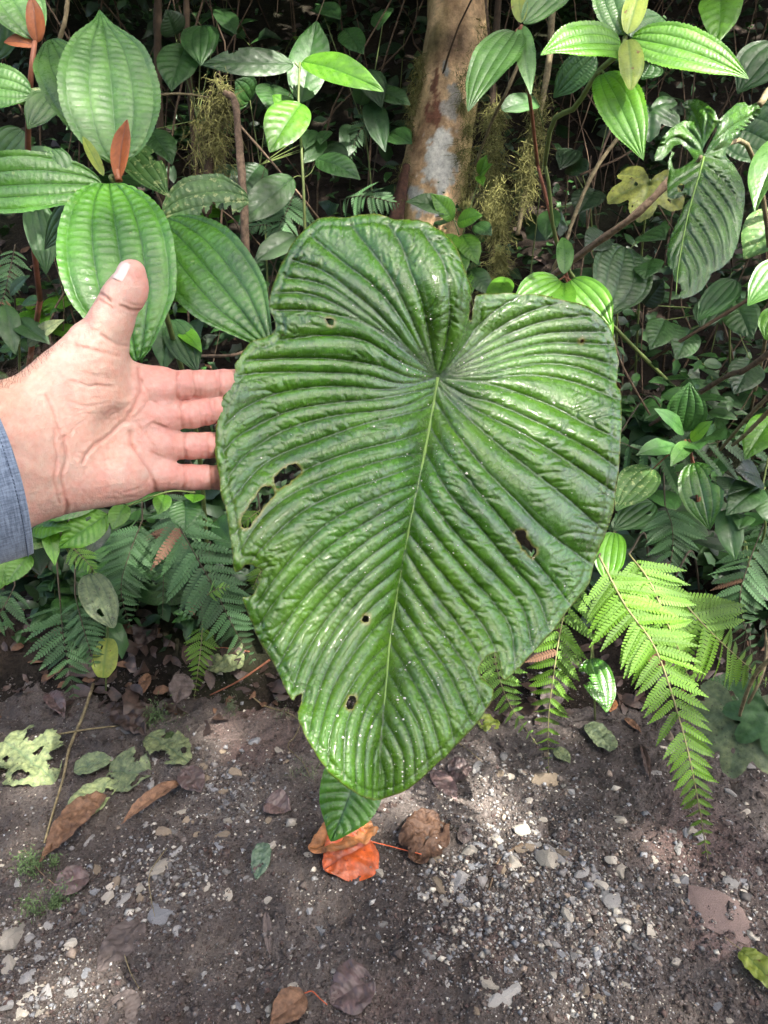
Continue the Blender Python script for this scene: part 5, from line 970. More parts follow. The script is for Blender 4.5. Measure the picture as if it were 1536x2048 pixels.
# broad dark leaves deeper in the shade
k = dict(kind='mel', droop=.4)
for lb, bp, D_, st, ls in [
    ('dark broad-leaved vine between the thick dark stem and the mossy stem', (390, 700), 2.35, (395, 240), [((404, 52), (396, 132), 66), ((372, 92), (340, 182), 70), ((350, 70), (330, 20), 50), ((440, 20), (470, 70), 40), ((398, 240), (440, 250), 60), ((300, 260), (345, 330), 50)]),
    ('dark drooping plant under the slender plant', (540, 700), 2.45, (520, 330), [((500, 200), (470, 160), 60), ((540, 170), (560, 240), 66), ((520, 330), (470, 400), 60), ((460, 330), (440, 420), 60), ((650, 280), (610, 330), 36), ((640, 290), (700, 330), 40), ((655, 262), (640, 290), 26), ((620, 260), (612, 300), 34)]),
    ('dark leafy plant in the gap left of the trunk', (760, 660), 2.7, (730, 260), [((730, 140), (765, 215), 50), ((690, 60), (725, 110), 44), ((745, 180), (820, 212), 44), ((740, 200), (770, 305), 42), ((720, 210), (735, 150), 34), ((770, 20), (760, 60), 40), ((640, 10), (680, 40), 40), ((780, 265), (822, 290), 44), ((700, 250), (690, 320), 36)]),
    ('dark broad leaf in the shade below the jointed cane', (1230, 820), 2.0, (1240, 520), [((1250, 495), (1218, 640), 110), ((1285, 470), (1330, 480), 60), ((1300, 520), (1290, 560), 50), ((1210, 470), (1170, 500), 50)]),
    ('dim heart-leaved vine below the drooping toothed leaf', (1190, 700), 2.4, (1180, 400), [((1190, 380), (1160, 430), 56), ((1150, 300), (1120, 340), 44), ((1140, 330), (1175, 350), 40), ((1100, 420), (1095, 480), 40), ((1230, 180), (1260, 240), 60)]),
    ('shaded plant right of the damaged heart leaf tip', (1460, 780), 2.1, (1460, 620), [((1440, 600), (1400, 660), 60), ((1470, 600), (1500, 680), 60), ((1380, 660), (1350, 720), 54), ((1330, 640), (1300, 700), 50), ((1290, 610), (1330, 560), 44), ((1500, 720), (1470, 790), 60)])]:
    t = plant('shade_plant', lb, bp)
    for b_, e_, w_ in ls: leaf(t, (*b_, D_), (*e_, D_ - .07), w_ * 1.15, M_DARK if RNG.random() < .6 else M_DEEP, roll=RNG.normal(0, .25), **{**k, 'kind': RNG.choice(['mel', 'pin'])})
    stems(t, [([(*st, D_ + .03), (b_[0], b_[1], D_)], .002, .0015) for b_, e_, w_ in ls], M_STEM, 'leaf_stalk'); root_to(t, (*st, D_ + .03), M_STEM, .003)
# ---------------------------------------------------------------- damaged heart leaf, top right
HOUT = [(1408, 312), (1405, 300), (1412, 285), (1428, 258), (1440, 238), (1456, 222), (1474, 206), (1490, 204), (1497, 212), (1512, 206), (1520, 214), (1521, 226), (1508, 240), (1490, 258), (1470, 272), (1462, 288), (1452, 300), (1452, 312), (1468, 330), (1484, 358), (1490, 380), (1489, 410), (1484, 445), (1476, 485), (1464, 515), (1445, 535), (1422, 547), (1420, 556), (1404, 580), (1385, 592), (1365, 598), (1355, 594), (1364, 580), (1360, 568), (1348, 562), (1345, 545), (1346, 520), (1342, 540), (1335, 530), (1334, 505), (1342, 470), (1356, 440), (1364, 420), (1376, 402), (1384, 394), (1372, 388), (1358, 396), (1346, 398), (1335, 394), (1334, 365), (1338, 345), (1336, 325), (1344, 302), (1350, 306), (1342, 318), (1348, 340), (1364, 335), (1388, 318), (1376, 300), (1362, 288), (1348, 292), (1338, 306), (1324, 320), (1310, 322), (1308, 314), (1316, 294), (1324, 276), (1342, 256), (1366, 242), (1378, 236), (1379, 228), (1370, 218), (1363, 209), (1375, 200), (1392, 197), (1412, 206), (1430, 222), (1439, 245), (1434, 262), (1418, 290)]
HJ = (1408, 313)
HMID = [HJ, (1400, 345), (1388, 385), (1376, 430), (1366, 480), (1356, 540), (1352, 590)]
HV = [[HJ, (1410, 270), (1415, 230), (1400, 205)], [HJ, (1402, 270), (1390, 235), (1375, 205)], [HJ, (1395, 280), (1365, 250), (1345, 262)], [HJ, (1385, 295), (1350, 275), (1320, 300)], [(1404, 330), (1370, 350), (1336, 375)], [(1398, 350), (1370, 368), (1338, 392)],
      [HJ, (1425, 270), (1455, 235), (1490, 208)], [HJ, (1435, 278), (1470, 250), (1515, 225)], [HJ, (1435, 300), (1458, 290)], [HJ, (1440, 320), (1470, 345), (1488, 375)], [(1406, 325), (1435, 350), (1465, 385), (1484, 430)], [(1402, 345), (1430, 378), (1460, 420), (1476, 480)], [(1394, 368), (1425, 405), (1450, 450), (1460, 515)], [(1386, 395), (1415, 430), (1440, 480), (1445, 530)], [(1378, 425), (1405, 460), (1425, 505), (1428, 545)], [(1371, 455), (1395, 490), (1412, 530), (1410, 570)], [(1365, 485), (1385, 515), (1396, 550), (1392, 588)], [(1360, 515), (1375, 540), (1378, 592)],
      [(1376, 430), (1360, 450), (1340, 480)], [(1368, 470), (1352, 495), (1338, 525)], [(1360, 520), (1350, 540), (1346, 555)]]
Q, Fq = blade(HOUT, [[(1354, 372), (1362, 366), (1370, 372), (1364, 384), (1356, 384)]], 2.3)
h, vn, de, _a, _b = quilt(Q, HOUT, HV, HMID, 9.5, 2.3, cross=(13, 0.8), ref=18.0)
DH = 1.05 + 0.018 * (Q[:, 0] - 1410) / 100 - 0.07 * (Q[:, 1] - 400) / 200 - 0.03 * np.clip((300 - Q[:, 1]) / 100, 0, 1) + 0.02 * np.sin(Q[:, 0] / 18.0) * np.clip((330 - Q[:, 1]) / 90, 0, 1) + 0.03 * np.clip((np.interp(Q[:, 1], [313, 385, 480, 590], [1408, 1388, 1366, 1352]) - Q[:, 0]) / 60, 0, 1)
DH = DH - h * DH / F
M_PUCK = leaf_mat('puckered_leaf', (0.034, 0.105, 0.010), (0.012, 0.045, 0.005), rough=0.20, trans=0.15, scale=45, spec=0.6, coat=0.15, vary=0, fine=.8)
t = thing('heart_leaf_plant', 'damaged glossy heart-shaped leaf with puckered veins, hanging top right', 'plant', G(1500, 830))
b_ = add('blade', mesh('blade', P(Q[:, 0], Q[:, 1], DH), Fq[:, ::-1].copy(), M_PUCK, attrs={'vein': np.clip(vn, 0, 1) * 0.5 + np.clip(1 - de / 4, 0, 1) * 0.5}), t)
ml = spline(HMID, 24); dml = 1.05 + 0.018 * (ml[:, 0] - 1410) / 100 - 0.07 * (ml[:, 1] - 400) / 200 - 0.002
add('midrib', tubes_mesh('midrib', [(P(ml[:, 0], ml[:, 1], dml), np.linspace(0.0014, 0.0006, 24))], M_MID, 7), b_)
hj = P(1408, 313, 1.055)
add('leaf_stalk', tubes_mesh('leaf_stalk', [(spline([hj + [0, .012, 0], hj + [.02, .07, -.02], P(1500, 300, 1.35), P(1540, 600, 1.7), np.array(t.location)], 26), np.linspace(.003, .006, 26))], M_TAN, 8), t)
add('old_stalk', tubes_mesh('old_stalk', [(pxline([(1518, 210, 1.2), (1560, 175, 1.25), (1640, 260, 1.4), (1600, 620, 1.75)], 16), np.linspace(.006, .009, 16))], M_TAN, 8, .12), t)

# ---------------------------------------------------------------- ferns
def pinna_mesh(nl, wid, mat, notch=0.45, droop=0.35, fold=0.25):
    V, Fs, vn_ = [], [], []
    def pt(s, w_): return (w_ , s, fold * abs(w_) - droop * s * s * 0.35)
    for i in range(nl):
        s0, s1 = i / nl, (i + 1) / nl; k0 = wid * min(1, (1 - s0) * 2.4) * min(1, 0.75 + s0 * 4); k1 = wid * min(1, max(0.02, (1 - s1)) * 2.4); ds = s1 - s0; sh = ds * 0.55
        for sg in (-1, 1):
            b = len(V); V += [pt(s0, 0), pt(s0 + sh * notch + ds * .08, sg * k0 * notch), pt(s0 + sh + ds * 0.12, sg * k0 * 0.9), pt(s0 + sh + ds * 0.52, sg * (k0 + k1) / 2 * 1.05), pt(s0 + sh + ds * 0.80, sg * k1 * 0.86), pt(s1 + sh * notch - ds * .10, sg * k1 * notch), pt(s1, 0)]
            vn_ += [1, .3, 0, 0, 0, .3, 1]; f = [b + 0, b + 1, b + 2, b + 3, b + 4, b + 5, b + 6]; Fs.append(f[::sg])
    return mesh('pinna', np.array(V), Fs, mat, attrs={'vein': np.array(vn_) * .6}, smooth=False)
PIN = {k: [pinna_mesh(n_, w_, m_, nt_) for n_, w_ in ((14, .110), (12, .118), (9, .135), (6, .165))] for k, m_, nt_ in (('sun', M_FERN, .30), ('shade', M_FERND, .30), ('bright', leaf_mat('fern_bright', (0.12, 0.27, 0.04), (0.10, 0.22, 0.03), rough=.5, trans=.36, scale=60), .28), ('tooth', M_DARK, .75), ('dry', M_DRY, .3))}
for k in PIN:
    for me in PIN[k]: me.name = 'pinna'
M_RACH = plain_mat('fern_rachis', (0.20, 0.19, 0.08), .7, 60, .4); M_RACHD = plain_mat('fern_rachis_dark', (0.07, 0.055, 0.035), .8, 60, .4)
def frond(t, pts, npair, lpx, kind='sun', ang=1.15, s_start=.06, tilt=0.0, r=.0016, prof=None, dead=(), name='frond', nrm=None, dp=.25):
    """a midline through photo points with depth; pinnae are pieces of the frond"""
    L = pxline(pts, 60); dm_ = np.mean([p[2] for p in pts]); lm = lpx * dm_ / F
    fr = add(name, tubes_mesh('rachis', [(L, np.linspace(r, r * .35, 60))], M_RACH if kind in ('sun', 'bright') else M_RACHD, 6), t); ORG[fr.name] = np.zeros(3)
    tn = unit(np.gradient(L, axis=0)); s_ = s_start + (0.985 - s_start) * (np.arange(npair) + .5) / npair
    for i, s in enumerate(s_):
        k = s * 59; k0 = min(58, int(k)); c = L[k0] + (L[k0 + 1] - L[k0]) * (k - k0); ty = tn[k0]; n_ = unit(unit(CAM - c) * .8 + np.array([0, -.1, .7])) if nrm is None else unit(nrm); n_ = unit(n_ - ty * (n_ @ ty)); sx = np.cross(ty, n_)
        ln = lm * (prof(s) if prof else min(1, .55 + s * 2.2) * (1 - s) ** .75 * 1.25 + .02)
        me = PIN[kind][0 if ln * F / dm_ > 70 else 1 if ln * F / dm_ > 42 else 2 if ln * F / dm_ > 20 else 3]
        for sg in (-1, 1):
            if (i, sg) in dead or RNG.random() < .02: continue
            a = ang - .35 * s + RNG.normal(0, .05); y = unit(ty * math.cos(a) + sx * sg * math.sin(a) - n_ * (dp + RNG.normal(0, .12)) + RNG.normal(0, .07, 3)); z = unit(n_ + RNG.normal(0, .22, 3) + sx * sg * tilt); x = unit(np.cross(y, z)); z = np.cross(x, y); l_ = ln * RNG.uniform(.9, 1.08)
            if RNG.random() < .010: me = PIN['dry'][PIN[kind].index(me)] if me in PIN[kind] else me
            add('pinna', me, fr, Matrix(((x[0] * l_, y[0] * l_, z[0] * l_, c[0]), (x[1] * l_, y[1] * l_, z[1] * l_, c[1]), (x[2] * l_, y[2] * l_, z[2] * l_, c[2]), (0, 0, 0, 1))))
    return fr
def fern(label, basepx): return thing('fern', label, 'fern', G(*basepx))
def stipe(t, pt, r=.0022):
    A = P(*pt); B = np.array(t.location); add('stalk', tubes_mesh('stalk', [(spline([A, (A + B) / 2 + [0, .03, .12], B], 14), np.linspace(r, r * 1.6, 14))], M_RACHD, 6), t)
t = fern('long bright fern arching over the path at lower right', (1240, 1180)); stipe(t, (1198, 1112, 1.36))
frond(t, [(1198, 1112, 1.36), (1250, 1210, 1.30), (1312, 1300, 1.24), (1362, 1450, 1.18), (1392, 1580, 1.16), (1416, 1722, 1.18)], 32, 102, 'sun', r=.0022, dp=.15)
t = fern('sunlit fern overlapping the long arching fern', (1300, 1190)); stipe(t, (1258, 1108, 1.42)); frond(t, [(1258, 1108, 1.42), (1300, 1165, 1.37), (1340, 1260, 1.36), (1372, 1340, 1.42), (1390, 1440, 1.5)], 21, 92, 'bright', r=.002)
t = fern('half-shaded fern spreading right of the long arching fern', (1400, 1200)); stipe(t, (1340, 1175, 1.5)); frond(t, [(1340, 1175, 1.5), (1410, 1252, 1.46), (1470, 1310, 1.5), (1540, 1370, 1.55)], 15, 122, 'sun', r=.002)
t = fern('slender hanging fern just right of the giant leaf tip', (1130, 1260)); stipe(t, (1160, 1140, 1.5)); frond(t, [(1160, 1140, 1.5), (1128, 1230, 1.44), (1110, 1330, 1.4), (1097, 1440, 1.42), (1097, 1548, 1.5)], 21, 82, 'sun', r=.0018)
t = fern('low dusty fern under the right edge of the giant leaf tip', (990, 1290)); stipe(t, (985, 1260, 1.75)); frond(t, [(985, 1260, 1.75), (992, 1330, 1.70), (1020, 1410, 1.68), (1075, 1490, 1.72)], 15, 62, 'bright')
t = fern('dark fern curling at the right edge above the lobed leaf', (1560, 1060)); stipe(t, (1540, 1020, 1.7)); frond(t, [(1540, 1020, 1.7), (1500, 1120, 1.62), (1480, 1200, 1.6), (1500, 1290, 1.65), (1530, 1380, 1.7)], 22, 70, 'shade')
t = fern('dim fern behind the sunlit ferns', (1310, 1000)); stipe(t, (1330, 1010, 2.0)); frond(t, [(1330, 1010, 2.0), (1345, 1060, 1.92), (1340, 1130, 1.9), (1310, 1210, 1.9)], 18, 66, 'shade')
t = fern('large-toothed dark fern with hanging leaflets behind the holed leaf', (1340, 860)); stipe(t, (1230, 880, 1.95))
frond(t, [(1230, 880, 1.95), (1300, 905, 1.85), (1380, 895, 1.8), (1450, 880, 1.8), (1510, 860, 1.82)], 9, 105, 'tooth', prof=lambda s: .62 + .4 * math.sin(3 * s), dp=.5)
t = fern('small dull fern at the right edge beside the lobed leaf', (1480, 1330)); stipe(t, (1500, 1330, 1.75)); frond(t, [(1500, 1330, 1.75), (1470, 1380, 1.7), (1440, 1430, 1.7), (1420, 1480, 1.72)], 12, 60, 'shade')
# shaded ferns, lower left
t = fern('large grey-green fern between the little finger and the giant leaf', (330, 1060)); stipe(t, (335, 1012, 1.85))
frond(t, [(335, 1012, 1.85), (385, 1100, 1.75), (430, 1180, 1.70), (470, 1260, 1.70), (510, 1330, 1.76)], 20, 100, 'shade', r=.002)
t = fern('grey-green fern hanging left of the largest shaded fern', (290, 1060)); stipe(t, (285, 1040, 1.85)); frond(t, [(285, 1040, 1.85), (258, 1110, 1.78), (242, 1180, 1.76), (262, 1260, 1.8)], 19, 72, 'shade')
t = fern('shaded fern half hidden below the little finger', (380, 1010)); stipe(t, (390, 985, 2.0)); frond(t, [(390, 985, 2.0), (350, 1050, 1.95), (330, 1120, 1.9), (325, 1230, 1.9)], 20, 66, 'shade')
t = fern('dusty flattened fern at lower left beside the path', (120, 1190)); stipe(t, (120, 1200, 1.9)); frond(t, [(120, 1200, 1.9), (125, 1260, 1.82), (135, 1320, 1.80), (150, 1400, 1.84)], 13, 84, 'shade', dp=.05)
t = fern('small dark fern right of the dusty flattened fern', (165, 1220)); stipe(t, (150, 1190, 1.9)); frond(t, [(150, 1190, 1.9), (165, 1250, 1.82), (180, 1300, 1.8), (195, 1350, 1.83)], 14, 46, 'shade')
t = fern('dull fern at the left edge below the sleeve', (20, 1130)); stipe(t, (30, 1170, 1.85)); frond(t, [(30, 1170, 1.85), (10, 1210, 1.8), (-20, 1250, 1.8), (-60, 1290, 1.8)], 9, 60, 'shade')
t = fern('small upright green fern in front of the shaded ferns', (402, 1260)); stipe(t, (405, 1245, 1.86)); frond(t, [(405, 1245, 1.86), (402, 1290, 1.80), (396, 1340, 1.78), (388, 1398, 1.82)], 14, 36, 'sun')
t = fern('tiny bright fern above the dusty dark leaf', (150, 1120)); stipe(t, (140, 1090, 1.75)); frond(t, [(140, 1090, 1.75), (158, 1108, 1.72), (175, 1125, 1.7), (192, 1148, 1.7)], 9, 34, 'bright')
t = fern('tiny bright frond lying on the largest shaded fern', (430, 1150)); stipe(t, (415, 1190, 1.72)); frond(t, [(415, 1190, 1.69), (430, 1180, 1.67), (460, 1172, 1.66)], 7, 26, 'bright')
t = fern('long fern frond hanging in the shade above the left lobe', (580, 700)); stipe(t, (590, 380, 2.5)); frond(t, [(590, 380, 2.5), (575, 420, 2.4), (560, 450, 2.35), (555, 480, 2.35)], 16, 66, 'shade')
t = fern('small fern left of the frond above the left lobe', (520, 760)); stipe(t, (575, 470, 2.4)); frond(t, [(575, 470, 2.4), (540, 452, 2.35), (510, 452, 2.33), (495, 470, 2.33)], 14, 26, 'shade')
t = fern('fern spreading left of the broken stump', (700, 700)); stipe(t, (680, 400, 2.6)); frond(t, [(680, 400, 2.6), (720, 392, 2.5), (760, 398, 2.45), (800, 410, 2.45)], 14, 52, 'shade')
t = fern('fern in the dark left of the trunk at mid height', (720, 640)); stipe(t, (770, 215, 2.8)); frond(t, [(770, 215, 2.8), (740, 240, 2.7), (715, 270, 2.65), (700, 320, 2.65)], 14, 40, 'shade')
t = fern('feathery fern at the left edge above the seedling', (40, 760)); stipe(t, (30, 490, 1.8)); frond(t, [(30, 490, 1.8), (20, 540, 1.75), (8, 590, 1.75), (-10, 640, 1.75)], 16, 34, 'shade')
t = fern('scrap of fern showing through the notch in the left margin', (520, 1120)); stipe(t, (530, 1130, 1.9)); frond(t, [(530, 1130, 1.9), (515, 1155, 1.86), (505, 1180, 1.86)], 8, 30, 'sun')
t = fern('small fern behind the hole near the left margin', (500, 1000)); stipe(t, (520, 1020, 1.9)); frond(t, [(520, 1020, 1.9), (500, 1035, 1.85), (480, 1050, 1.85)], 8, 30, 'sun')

# ---------------------------------------------------------------- lobed leaves
def lobed(parent, c, tip, rpx, mat, nlobe=7, seed=0, holes=8):
    rs = np.random.default_rng(seed); th = np.linspace(-2.65, 2.65, 160); lob = np.abs(np.cos((th / 2.65) * nlobe * math.pi / 2 + (math.pi / 2 if nlobe % 2 == 0 else 0)))
    r = (0.62 + 0.38 * lob ** .8) * (1 - .18 * (np.abs(th) / 2.65) ** 2) * (1 + .05 * (((th * 13) % 1) - .5)); out = np.stack([np.sin(th) * r, np.cos(th) * r], -1); out = np.vstack([out, [0, -.02]])
    hs = []
    for _ in range(holes):
        a, q_, s_ = rs.uniform(-2.3, 2.3), rs.uniform(.3, .8), rs.uniform(.03, .07); cc_ = np.array([math.sin(a) * q_, math.cos(a) * q_]); hs.append([tuple(cc_ + s_ * rs.uniform(.6, 1.2) * np.array([math.cos(k), math.sin(k)])) for k in np.arange(6) / 6 * 6.28])
    Q_, F_ = blade(out * 100, [np.array(h_) * 100 for h_ in hs], 4.0)
    an = np.arctan2(Q_[:, 0], Q_[:, 1]); rr = np.hypot(Q_[:, 0], Q_[:, 1]) / 100; vein = np.zeros(len(Q_)); hgt = np.zeros(len(Q_))
    for k in range(nlobe):
        a = (-2.65 + 5.3 * (k + .5) / nlobe) * .96; dd = np.abs(an - a) * rr; vein = np.maximum(vein, np.exp(-(dd / .025) ** 2)); hgt = hgt - .05 * np.exp(-(dd / .09) ** 2)
    hgt = hgt + .10 * (fbm(xyz(Q_[:, 0] / 30, Q_[:, 1] / 30), seed, 3) - .5) - .28 * rr ** 2
    B, T = P(*c), P(*tip); R = rpx * c[2] / F
    return add('leaf', mesh('leaf', np.stack([Q_[:, 0] / 100 * R, Q_[:, 1] / 100 * R, hgt * R], -1), F_[:, ::-1].copy(), mat, attrs={'vein': vein * .8}), parent, frame(B, T))
t = plant('lobed_plant', 'plant with a large tattered lobed leaf above the path at the right edge', (1530, 1260)); lobed(t, (1480, 1438, 1.6), (1462, 1560, 1.56), 112, M_ROTD, 7, 1); root_to(t, (1480, 1438, 1.6), M_TAN, .003, (1530, 1330, 1.6))
t = plant('lobed_plant', 'fresher lobed leaf at the right edge beside the tattered one', (1560, 1270)); lobed(t, (1540, 1420, 1.55), (1550, 1540, 1.52), 90, M_FERND, 7, 2, 3); root_to(t, (1540, 1420, 1.55), M_TAN, .003)
t = plant('lobed_vine', 'yellowing lobed leaf in the dark left of the damaged heart leaf', (1270, 760)); lobed(t, (1300, 360, 2.0), (1275, 440, 1.95), 85, M_YELLD, 5, 3, 9); lobed(t, (1300, 215, 2.0), (1300, 280, 1.96), 66, M_DARK, 5, 4, 3); root_to(t, (1300, 360, 2.0), M_STEM, .003)

# ---------------------------------------------------------------- undergrowth filling the shade
UNIT = {}
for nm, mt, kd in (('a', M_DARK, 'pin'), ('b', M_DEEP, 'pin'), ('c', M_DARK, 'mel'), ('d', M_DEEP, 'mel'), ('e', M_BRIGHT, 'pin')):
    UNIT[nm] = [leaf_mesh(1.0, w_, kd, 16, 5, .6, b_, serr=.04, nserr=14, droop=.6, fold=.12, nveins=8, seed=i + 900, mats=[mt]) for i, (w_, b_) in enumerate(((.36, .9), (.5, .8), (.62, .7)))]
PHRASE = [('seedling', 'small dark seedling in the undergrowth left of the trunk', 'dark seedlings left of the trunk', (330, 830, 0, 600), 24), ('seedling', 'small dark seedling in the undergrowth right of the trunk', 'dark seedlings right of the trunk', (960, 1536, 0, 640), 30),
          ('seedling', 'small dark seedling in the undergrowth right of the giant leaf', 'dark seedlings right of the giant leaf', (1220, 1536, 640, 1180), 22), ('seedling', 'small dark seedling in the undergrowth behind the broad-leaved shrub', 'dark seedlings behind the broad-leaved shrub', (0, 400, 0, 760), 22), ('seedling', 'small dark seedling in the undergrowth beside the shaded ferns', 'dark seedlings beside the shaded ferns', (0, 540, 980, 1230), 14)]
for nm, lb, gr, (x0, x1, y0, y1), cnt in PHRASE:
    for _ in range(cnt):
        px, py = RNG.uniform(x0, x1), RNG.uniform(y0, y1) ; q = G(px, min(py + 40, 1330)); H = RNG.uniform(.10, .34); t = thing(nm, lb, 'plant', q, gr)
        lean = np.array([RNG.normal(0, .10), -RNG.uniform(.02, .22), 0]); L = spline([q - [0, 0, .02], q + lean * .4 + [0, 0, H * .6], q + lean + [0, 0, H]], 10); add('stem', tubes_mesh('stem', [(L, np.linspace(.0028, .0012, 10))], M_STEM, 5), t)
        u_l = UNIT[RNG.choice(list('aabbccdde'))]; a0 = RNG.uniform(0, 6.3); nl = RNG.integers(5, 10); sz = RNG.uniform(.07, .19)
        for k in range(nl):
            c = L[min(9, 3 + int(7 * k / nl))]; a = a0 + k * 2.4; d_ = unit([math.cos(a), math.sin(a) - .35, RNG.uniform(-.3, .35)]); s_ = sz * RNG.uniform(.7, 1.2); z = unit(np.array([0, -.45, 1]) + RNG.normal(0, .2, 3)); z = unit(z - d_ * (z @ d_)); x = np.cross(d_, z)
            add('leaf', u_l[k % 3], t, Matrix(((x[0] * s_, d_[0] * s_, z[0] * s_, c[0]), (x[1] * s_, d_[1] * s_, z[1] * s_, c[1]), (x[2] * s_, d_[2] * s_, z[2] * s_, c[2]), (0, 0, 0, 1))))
def bank_points(m, seed, y0=1.9, y1=7.0):
    rs = np.random.default_rng(seed); Y = y0 + (y1 - y0) * rs.random(m) ** 1.4; X = rs.uniform(-1, 1, m) * (.95 * Y + .6); return np.stack([X, Y, bank_z(X, Y)], -1), rs
def mass(name, m, seed, size, mat, hmax, y0=1.95, y1=7.0, lift=0.02):
    """small folded leaves of ground cover in one mesh"""
    Q_, rs = bank_points(m, seed, y0, y1); clump = fbm(Q_ * 2.3, seed, 3); keep = rs.random(m) < np.clip((clump - .36) * 5, .08, 1); Q_ = Q_[keep]; m = len(Q_); Q_ = Q_ + np.array([0, -.3, 1]) * (lift + hmax * rs.random((m, 1)) ** 1.6)
    y = unit(np.stack([rs.normal(0, 1, m), rs.normal(-.3, .8, m), rs.normal(-.25, .5, m)], -1)); z = unit(rs.normal(0, .45, (m, 3)) + np.array([0, -.6, .9])); x = unit(np.cross(y, z)); z = np.cross(x, y); L = size * np.exp(rs.normal(0, .35, (m, 1))); W = L * rs.uniform(.35, .62, (m, 1))
    rows = []
    for s_, w_, dz in ((0, .06, 0), (.22, .40, .04), (.5, .5, .05), (.78, .32, 0.0), (1, .02, -.10)):
        c = Q_ + y * L * s_ + z * L * dz + rs.normal(0, .045, (m, 3)) * L; rows += [c - x * W * w_ + z * W * .12 * w_ * 2, c, c + x * W * w_ + z * W * .12 * w_ * 2]
    T = np.stack(rows, 1).reshape(-1, 3); f = np.array([[3 * r_ + c_, 3 * r_ + c_ + 1, 3 * r_ + c_ + 4, 3 * r_ + c_ + 3] for r_ in range(4) for c_ in (0, 1)]); vn_ = np.tile(np.array([0, 1, 0] * 5), m)
    return mesh(name, T, (f[None] + np.arange(m)[:, None, None] * 15).reshape(-1, 4), mat, attrs={'vein': vn_ * .5})
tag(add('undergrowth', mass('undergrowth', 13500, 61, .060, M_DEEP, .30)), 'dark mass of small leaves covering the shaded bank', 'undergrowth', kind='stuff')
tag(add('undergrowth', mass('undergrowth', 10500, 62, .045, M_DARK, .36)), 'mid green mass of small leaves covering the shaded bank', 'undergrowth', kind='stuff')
tag(add('leaf_litter', mass('leaf_litter', 5200, 63, .055, M_DRYD, .012, 1.72, 5.5, .004)), 'dead brown leaf litter lying on the bank', 'leaf litter', kind='stuff')
tag(add('leaf_litter', mass('leaf_litter', 900, 64, .05, M_DRY, .012, 1.70, 3.6, .006)), 'paler dry leaf litter lying along the foot of the bank', 'leaf litter', kind='stuff')
def thin_stems():
    rs = np.random.default_rng(77); L = []
    for _ in range(240):
        Y = rs.uniform(2.5, 5.5); X = rs.uniform(-1, 1) * (.62 * Y)
        if Y < 3.4 and abs(X - .25) < .55: continue
        z0 = float(bank_z(np.array(X), np.array(Y))); H = rs.uniform(.4, 1.6); a = rs.normal(0, .35); b = rs.normal(-.1, .2); p0 = np.array([X, Y, z0 - .03]); L.append((spline([p0, p0 + [a * H * .2 + rs.normal(0, .05), b * H * .3, H * .35], p0 + [a * H * .7 + rs.normal(0, .06), b * H * .6, H * .7], p0 + [a * H, b * H, H]], 12), np.linspace(1, .5, 12) * rs.uniform(.0015, .006)))
    me = tubes_mesh('dead_stalks', L, M_DKST, 5, .1); me.materials.append(M_BROWNST); k_ = len(me.polygons); me.polygons.foreach_set('material_index', (np.arange(k_) * 7 // k_ % 2).astype(np.int32)); return me
tag(add('dead_stalks', thin_stems()), 'tangle of thin dead stalks and roots in the shade of the bank', 'stalks', kind='stuff')
# ---------------------------------------------------------------- fallen leaves and sticks on the path
def fallen(label, p0, p1, wpx, mat, kind='pin', lift=.006, stalk=None, name='fallen_leaf', n=None, **kw):
    B, T = G(*p0, lift), G(*p1, lift); d = float((B - CAM) @ FWD); L = float(np.linalg.norm(T - B)); SEED[0] += 1
    # the width seen across a tilted ground is a true width only sideways
    y = unit(T - B); x = np.cross(y, [0, 0, 1.0]); fs = np.linalg.norm(np.array([x @ RGT, x @ UPV])); W = wpx * d / F / max(.45, fs)
    kw.setdefault('nu', 40); kw.setdefault('nv', 10); kw.setdefault('droop', .25); kw.setdefault('fold', .12); kw.setdefault('crumple', .2)
    o = add(name, leaf_mesh(L, W, kind, seed=SEED[0], mats=[mat], **kw), None, frame(B, T, np.array([0, -.12, 1]) if n is None else np.array(n, float)))
    tag(o, label, 'leaf'); ORG[o.name] = np.array(o.matrix_basis.translation)
    if stalk:
        pts, r, m_ = stalk; Lw = spline([G(*p, lift + .004) for p in pts], 14); me = tubes_mesh('stalk', [(Lw, np.linspace(r, r * .7, 14))], m_, 7); s = bpy.data.objects.new('stalk', me); COL.objects.link(s); s.parent = o; s.matrix_parent_inverse = o.matrix_basis.inverted()
    return o
M_RED = leaf_mat('orange_red_fallen', (0.33, 0.075, 0.020), (0.19, 0.036, 0.012), rough=.4, trans=.1, scale=40, mottle=.5, spots=.45, spot_col=(0.20, 0.03, 0.015), vary=0)
M_GOLD = leaf_mat('orange_brown_fallen', (0.24, 0.115, 0.045), (0.13, 0.055, 0.02), rough=.55, trans=.1, scale=36, mottle=.5, spots=.3, spot_col=(0.15, 0.06, 0.02), vary=0)
M_DRYC = plain_mat('brown_crumpled', (0.115, 0.062, 0.036), .7, 70, .5, .8, c2=(.035, .018, .012))
M_REDSTALK = plain_mat('red_stalk', (0.45, 0.10, 0.04), .5, 60, .3)
o = fallen('bright orange-red fallen leaf with a red stalk, below the giant leaf tip', (742, 1698), (648, 1748), 76, M_RED, a=.42, b=.62, droop=.45, lift=.018, n=(.1, -.45, 1), nveins=6, crumple=.13, wave=.04, stalk=([(738, 1697), (770, 1703), (805, 1712), (842, 1722)], .0016, M_REDSTALK))
fallen('curled orange-brown half of a dead leaf lying against the orange-red leaf', (748, 1668), (620, 1722), 44, M_GOLD, a=.45, b=.55, droop=.6, fold=.6, lift=.026, n=(-.3, -.5, 1), crumple=.35, nveins=8)
fallen('crumpled brown leaf at the end of the red stalk', (870, 1640), (830, 1738), 84, M_DRYC, a=.4, b=.45, droop=.4, crumple=.38, fold=.3, wave=.08, lift=.010, nu=70, nv=22)
